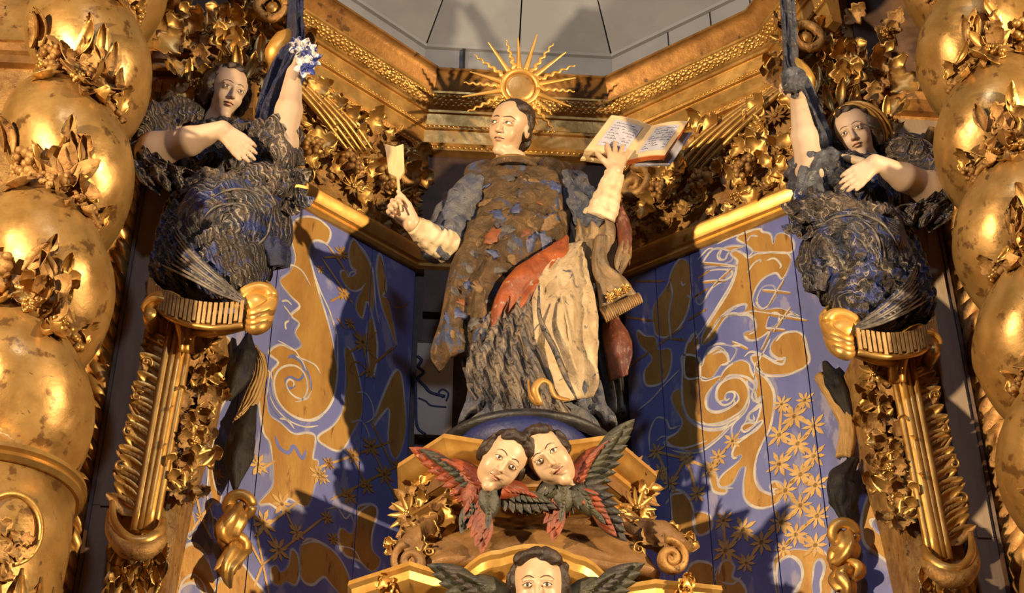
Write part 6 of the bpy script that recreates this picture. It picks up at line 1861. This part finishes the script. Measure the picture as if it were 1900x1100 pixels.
# ================================================================== CARVED FRIEZE ON THE SPLAYED WALLS
for s in (-1, 1):
    t = thing('carved_frieze', W(s, 0.4, Z_MOULD+0.03), 'frieze of gilded carved foliage beside the hand with the quill' if s < 0 else 'frieze of gilded carved foliage beneath the open book', 'frieze')
    q = [W(s, 0.0, 0, 0.0), W(s, 1.0, 0, 0.0), W(s, 1.0, 0, -0.03), W(s, 0.0, 0, -0.03)]
    v = [(p[0], p[1], Z_MOULD+0.036) for p in q]+[(p[0], p[1], Z_COR) for p in q]
    MB().add(v, [(0, 1, 2, 3), (7, 6, 5, 4), (0, 4, 5, 1), (1, 5, 6, 2), (2, 6, 7, 3), (3, 7, 4, 0)]).build('ground', GOLD_D, t, False)
    fr = random.Random(41+s)
    nrm = np.append(wn_(s), 0)
    zt_ = Z_COR-0.02
    # big scrolled bracket near the corner, with ribs fanning out under the cornice
    c = W(s, 0.11, 5.98, 0.05)
    MB().tube(spiral(1.7, 1.0, 0.15, 44, pi/2), [0.16, 0.24, 0.22, 0.12], 9, 1.5, ref=(0, 0, 1)).build('corner_scroll', GOLD_D, t, True, frame(c, nrm, (0, 0, 1), 0, (0.095*-s, 0.095, 0.09)))
    for k in range(5):
        P = crom([W(s, 0.30+0.03*k, 5.99-0.02*k, 0.05), W(s, 0.42+0.05*k, 6.06-0.01*k, 0.06), W(s, 0.58+0.06*k, 6.14, 0.045), W(s, 0.74+0.05*k, 6.20, 0.03)], 6)
        MB().tube(P, [0.006, 0.013, 0.012, 0.005], 7).build('fan_rib', GOLD, t)
    pts = []
    for k in range(1500):
        a = fr.uniform(0.03, 0.97); z = fr.uniform(Z_MOULD+0.07, zt_)
        r = 0.036+0.022*fr.random()
        if all((a-x)**2+(z-y)**2 > (r*0.62+rr*0.62)**2 for x, y, rr in pts): pts.append((a, z, r))
        if len(pts) > 170: break
    for k, (a, z, r) in enumerate(pts):
        kind = fr.choices(['ac', 'lf', 'fl', 'gr', 'sc'], [5, 2, 2, 2.4, 1.2])[0]
        lb = LG if fr.random() < 0.55 else LD
        scl = {'ac': r*2.1, 'lf': r*2.0, 'fl': r*1.05, 'gr': r*1.5, 'sc': r*0.62}[kind]
        n2 = nrm+np.array([fr.uniform(-.35, .35), fr.uniform(-.2, .2), fr.uniform(-.45, .2)])
        put({'ac': 'acanthus_leaf', 'lf': 'leaf', 'fl': 'flower', 'gr': 'berry_cluster', 'sc': 'scroll'}[kind], fr.choice(lb[kind]), t, W(s, a, z, 0.018 if kind != 'fl' else 0.035), n2, (0, 0, 1), fr.uniform(0, 6.28), scl)
    # second, prouder layer of large curling leaves
    for k in range(26):
        a = fr.uniform(0.08, 0.9); z = fr.uniform(Z_MOULD+0.1, zt_-0.06)
        put('acanthus_leaf', fr.choice(LG['ac']), t, W(s, a, z, 0.045), nrm+np.array([0, 0, -0.3]), (0, 0, 1), fr.uniform(0, 6.28), fr.uniform(0.11, 0.16))
    # masks of fruit: rounded buds
    for k in range(3):
        c = W(s, 0.25+0.2*k, 5.86-0.03*k, 0.07)
        put('pomegranate', LD['gr'][0], t, c, nrm, (0, 0, 1), k, 0.12)

# ================================================================== FOLIATE CAPITALS ABOVE THE CARYATIDS
ft = thing('foliate_capital', (-1.08, -0.3, 5.7), 'gilded foliate capital above the bareheaded caryatid', 'capital')
MB().box((-1.26, -0.36, 5.72), (-1.02, -0.28, 6.18)).build('block', GOLD_D, ft, False)
fr = random.Random(77)
for k in range(120):
    x = fr.uniform(335, 548); y = fr.uniform(-20, 165)
    if x > 500 and y > 120: continue
    p = at(x, y, -0.40-0.05*fr.random())
    kind = fr.choices(['ac', 'lf', 'fl', 'sc', 'gr'], [6, 3, 1, 1.2, 1])[0]
    put({'ac': 'acanthus_leaf', 'lf': 'leaf', 'fl': 'flower', 'gr': 'berry_cluster', 'sc': 'scroll'}[kind], fr.choice((LG if fr.random() < 0.65 else LD)[kind]), ft, p, (fr.uniform(-.4, .4), -0.9, fr.uniform(-.6, .1)), (0, 0, 1), fr.uniform(-2.5, 2.5), {'ac': 0.12, 'lf': 0.10, 'fl': 0.05, 'sc': 0.03, 'gr': 0.06}[kind]*fr.uniform(.8, 1.35))
for k, (x, y) in enumerate(((420, 150), (440, 140), (405, 150), (455, 150))):
    put('palmette', LG['lf'][1], ft, at(x, y, -0.46), (0, -0.95, -0.2), (0, 0, 1), 0.25-0.2*k, 0.13)
c = at(505, 12, -0.50)
MB().tube([c+np.array([0.055*cos(a), 0, 0.065*sin(a)]) for a in np.linspace(0, 2*pi, 28)], 0.020*np.ones(28), 9).build('oval_ring', GOLD_D, ft)
MB().add([c+np.array([0, 0.02, 0])+np.array(v)*0.035 for v in BV], BF).build('oval_boss', GOLD, ft)
P = crom([at(505, 135, -0.45), at(512, 100, -0.50), at(530, 75, -0.50), at(548, 60, -0.46)], 8)
MB().tube(P, [0.02, 0.045, 0.045, 0.02], 9).build('gilt_fold', GOLD_B, ft)
mirror_tree(ft, None, 'gilded foliate capital above the hooded caryatid')

# pale painted strip on the back wall, low, beside the robe
p0, p1 = at(768, 806, 0.40), at(842, 640, 0.40)
pp = MB().box((p0[0], 0.395, p0[2]), (p1[0], 0.405, p1[2])).build('painted_panel', mat('pale_painted_panel', (0.50, 0.43, 0.34), (0.42, 0.35, 0.27), None, rough=0.6, scale=6, bump=0.2), WALL_BACK, False)
for L, w in (([(774, 660), (782, 668), (776, 680), (786, 690), (776, 702), (788, 716), (800, 728), (826, 735)], 0.007), ([(770, 690), (772, 740), (774, 790), (790, 806)], 0.006), ([(776, 738), (790, 744), (800, 752), (828, 755)], 0.004), ([(822, 738), (814, 728), (822, 722), (832, 730), (828, 744)], 0.004)):
    P = crom([at(x, y, 0.394) for x, y in L], 6)
    MB().tube(P, w*np.ones(len(P)), 5, 0.3, ref=(0, -1, 0)).build('painted_scroll', BASEB, pp)
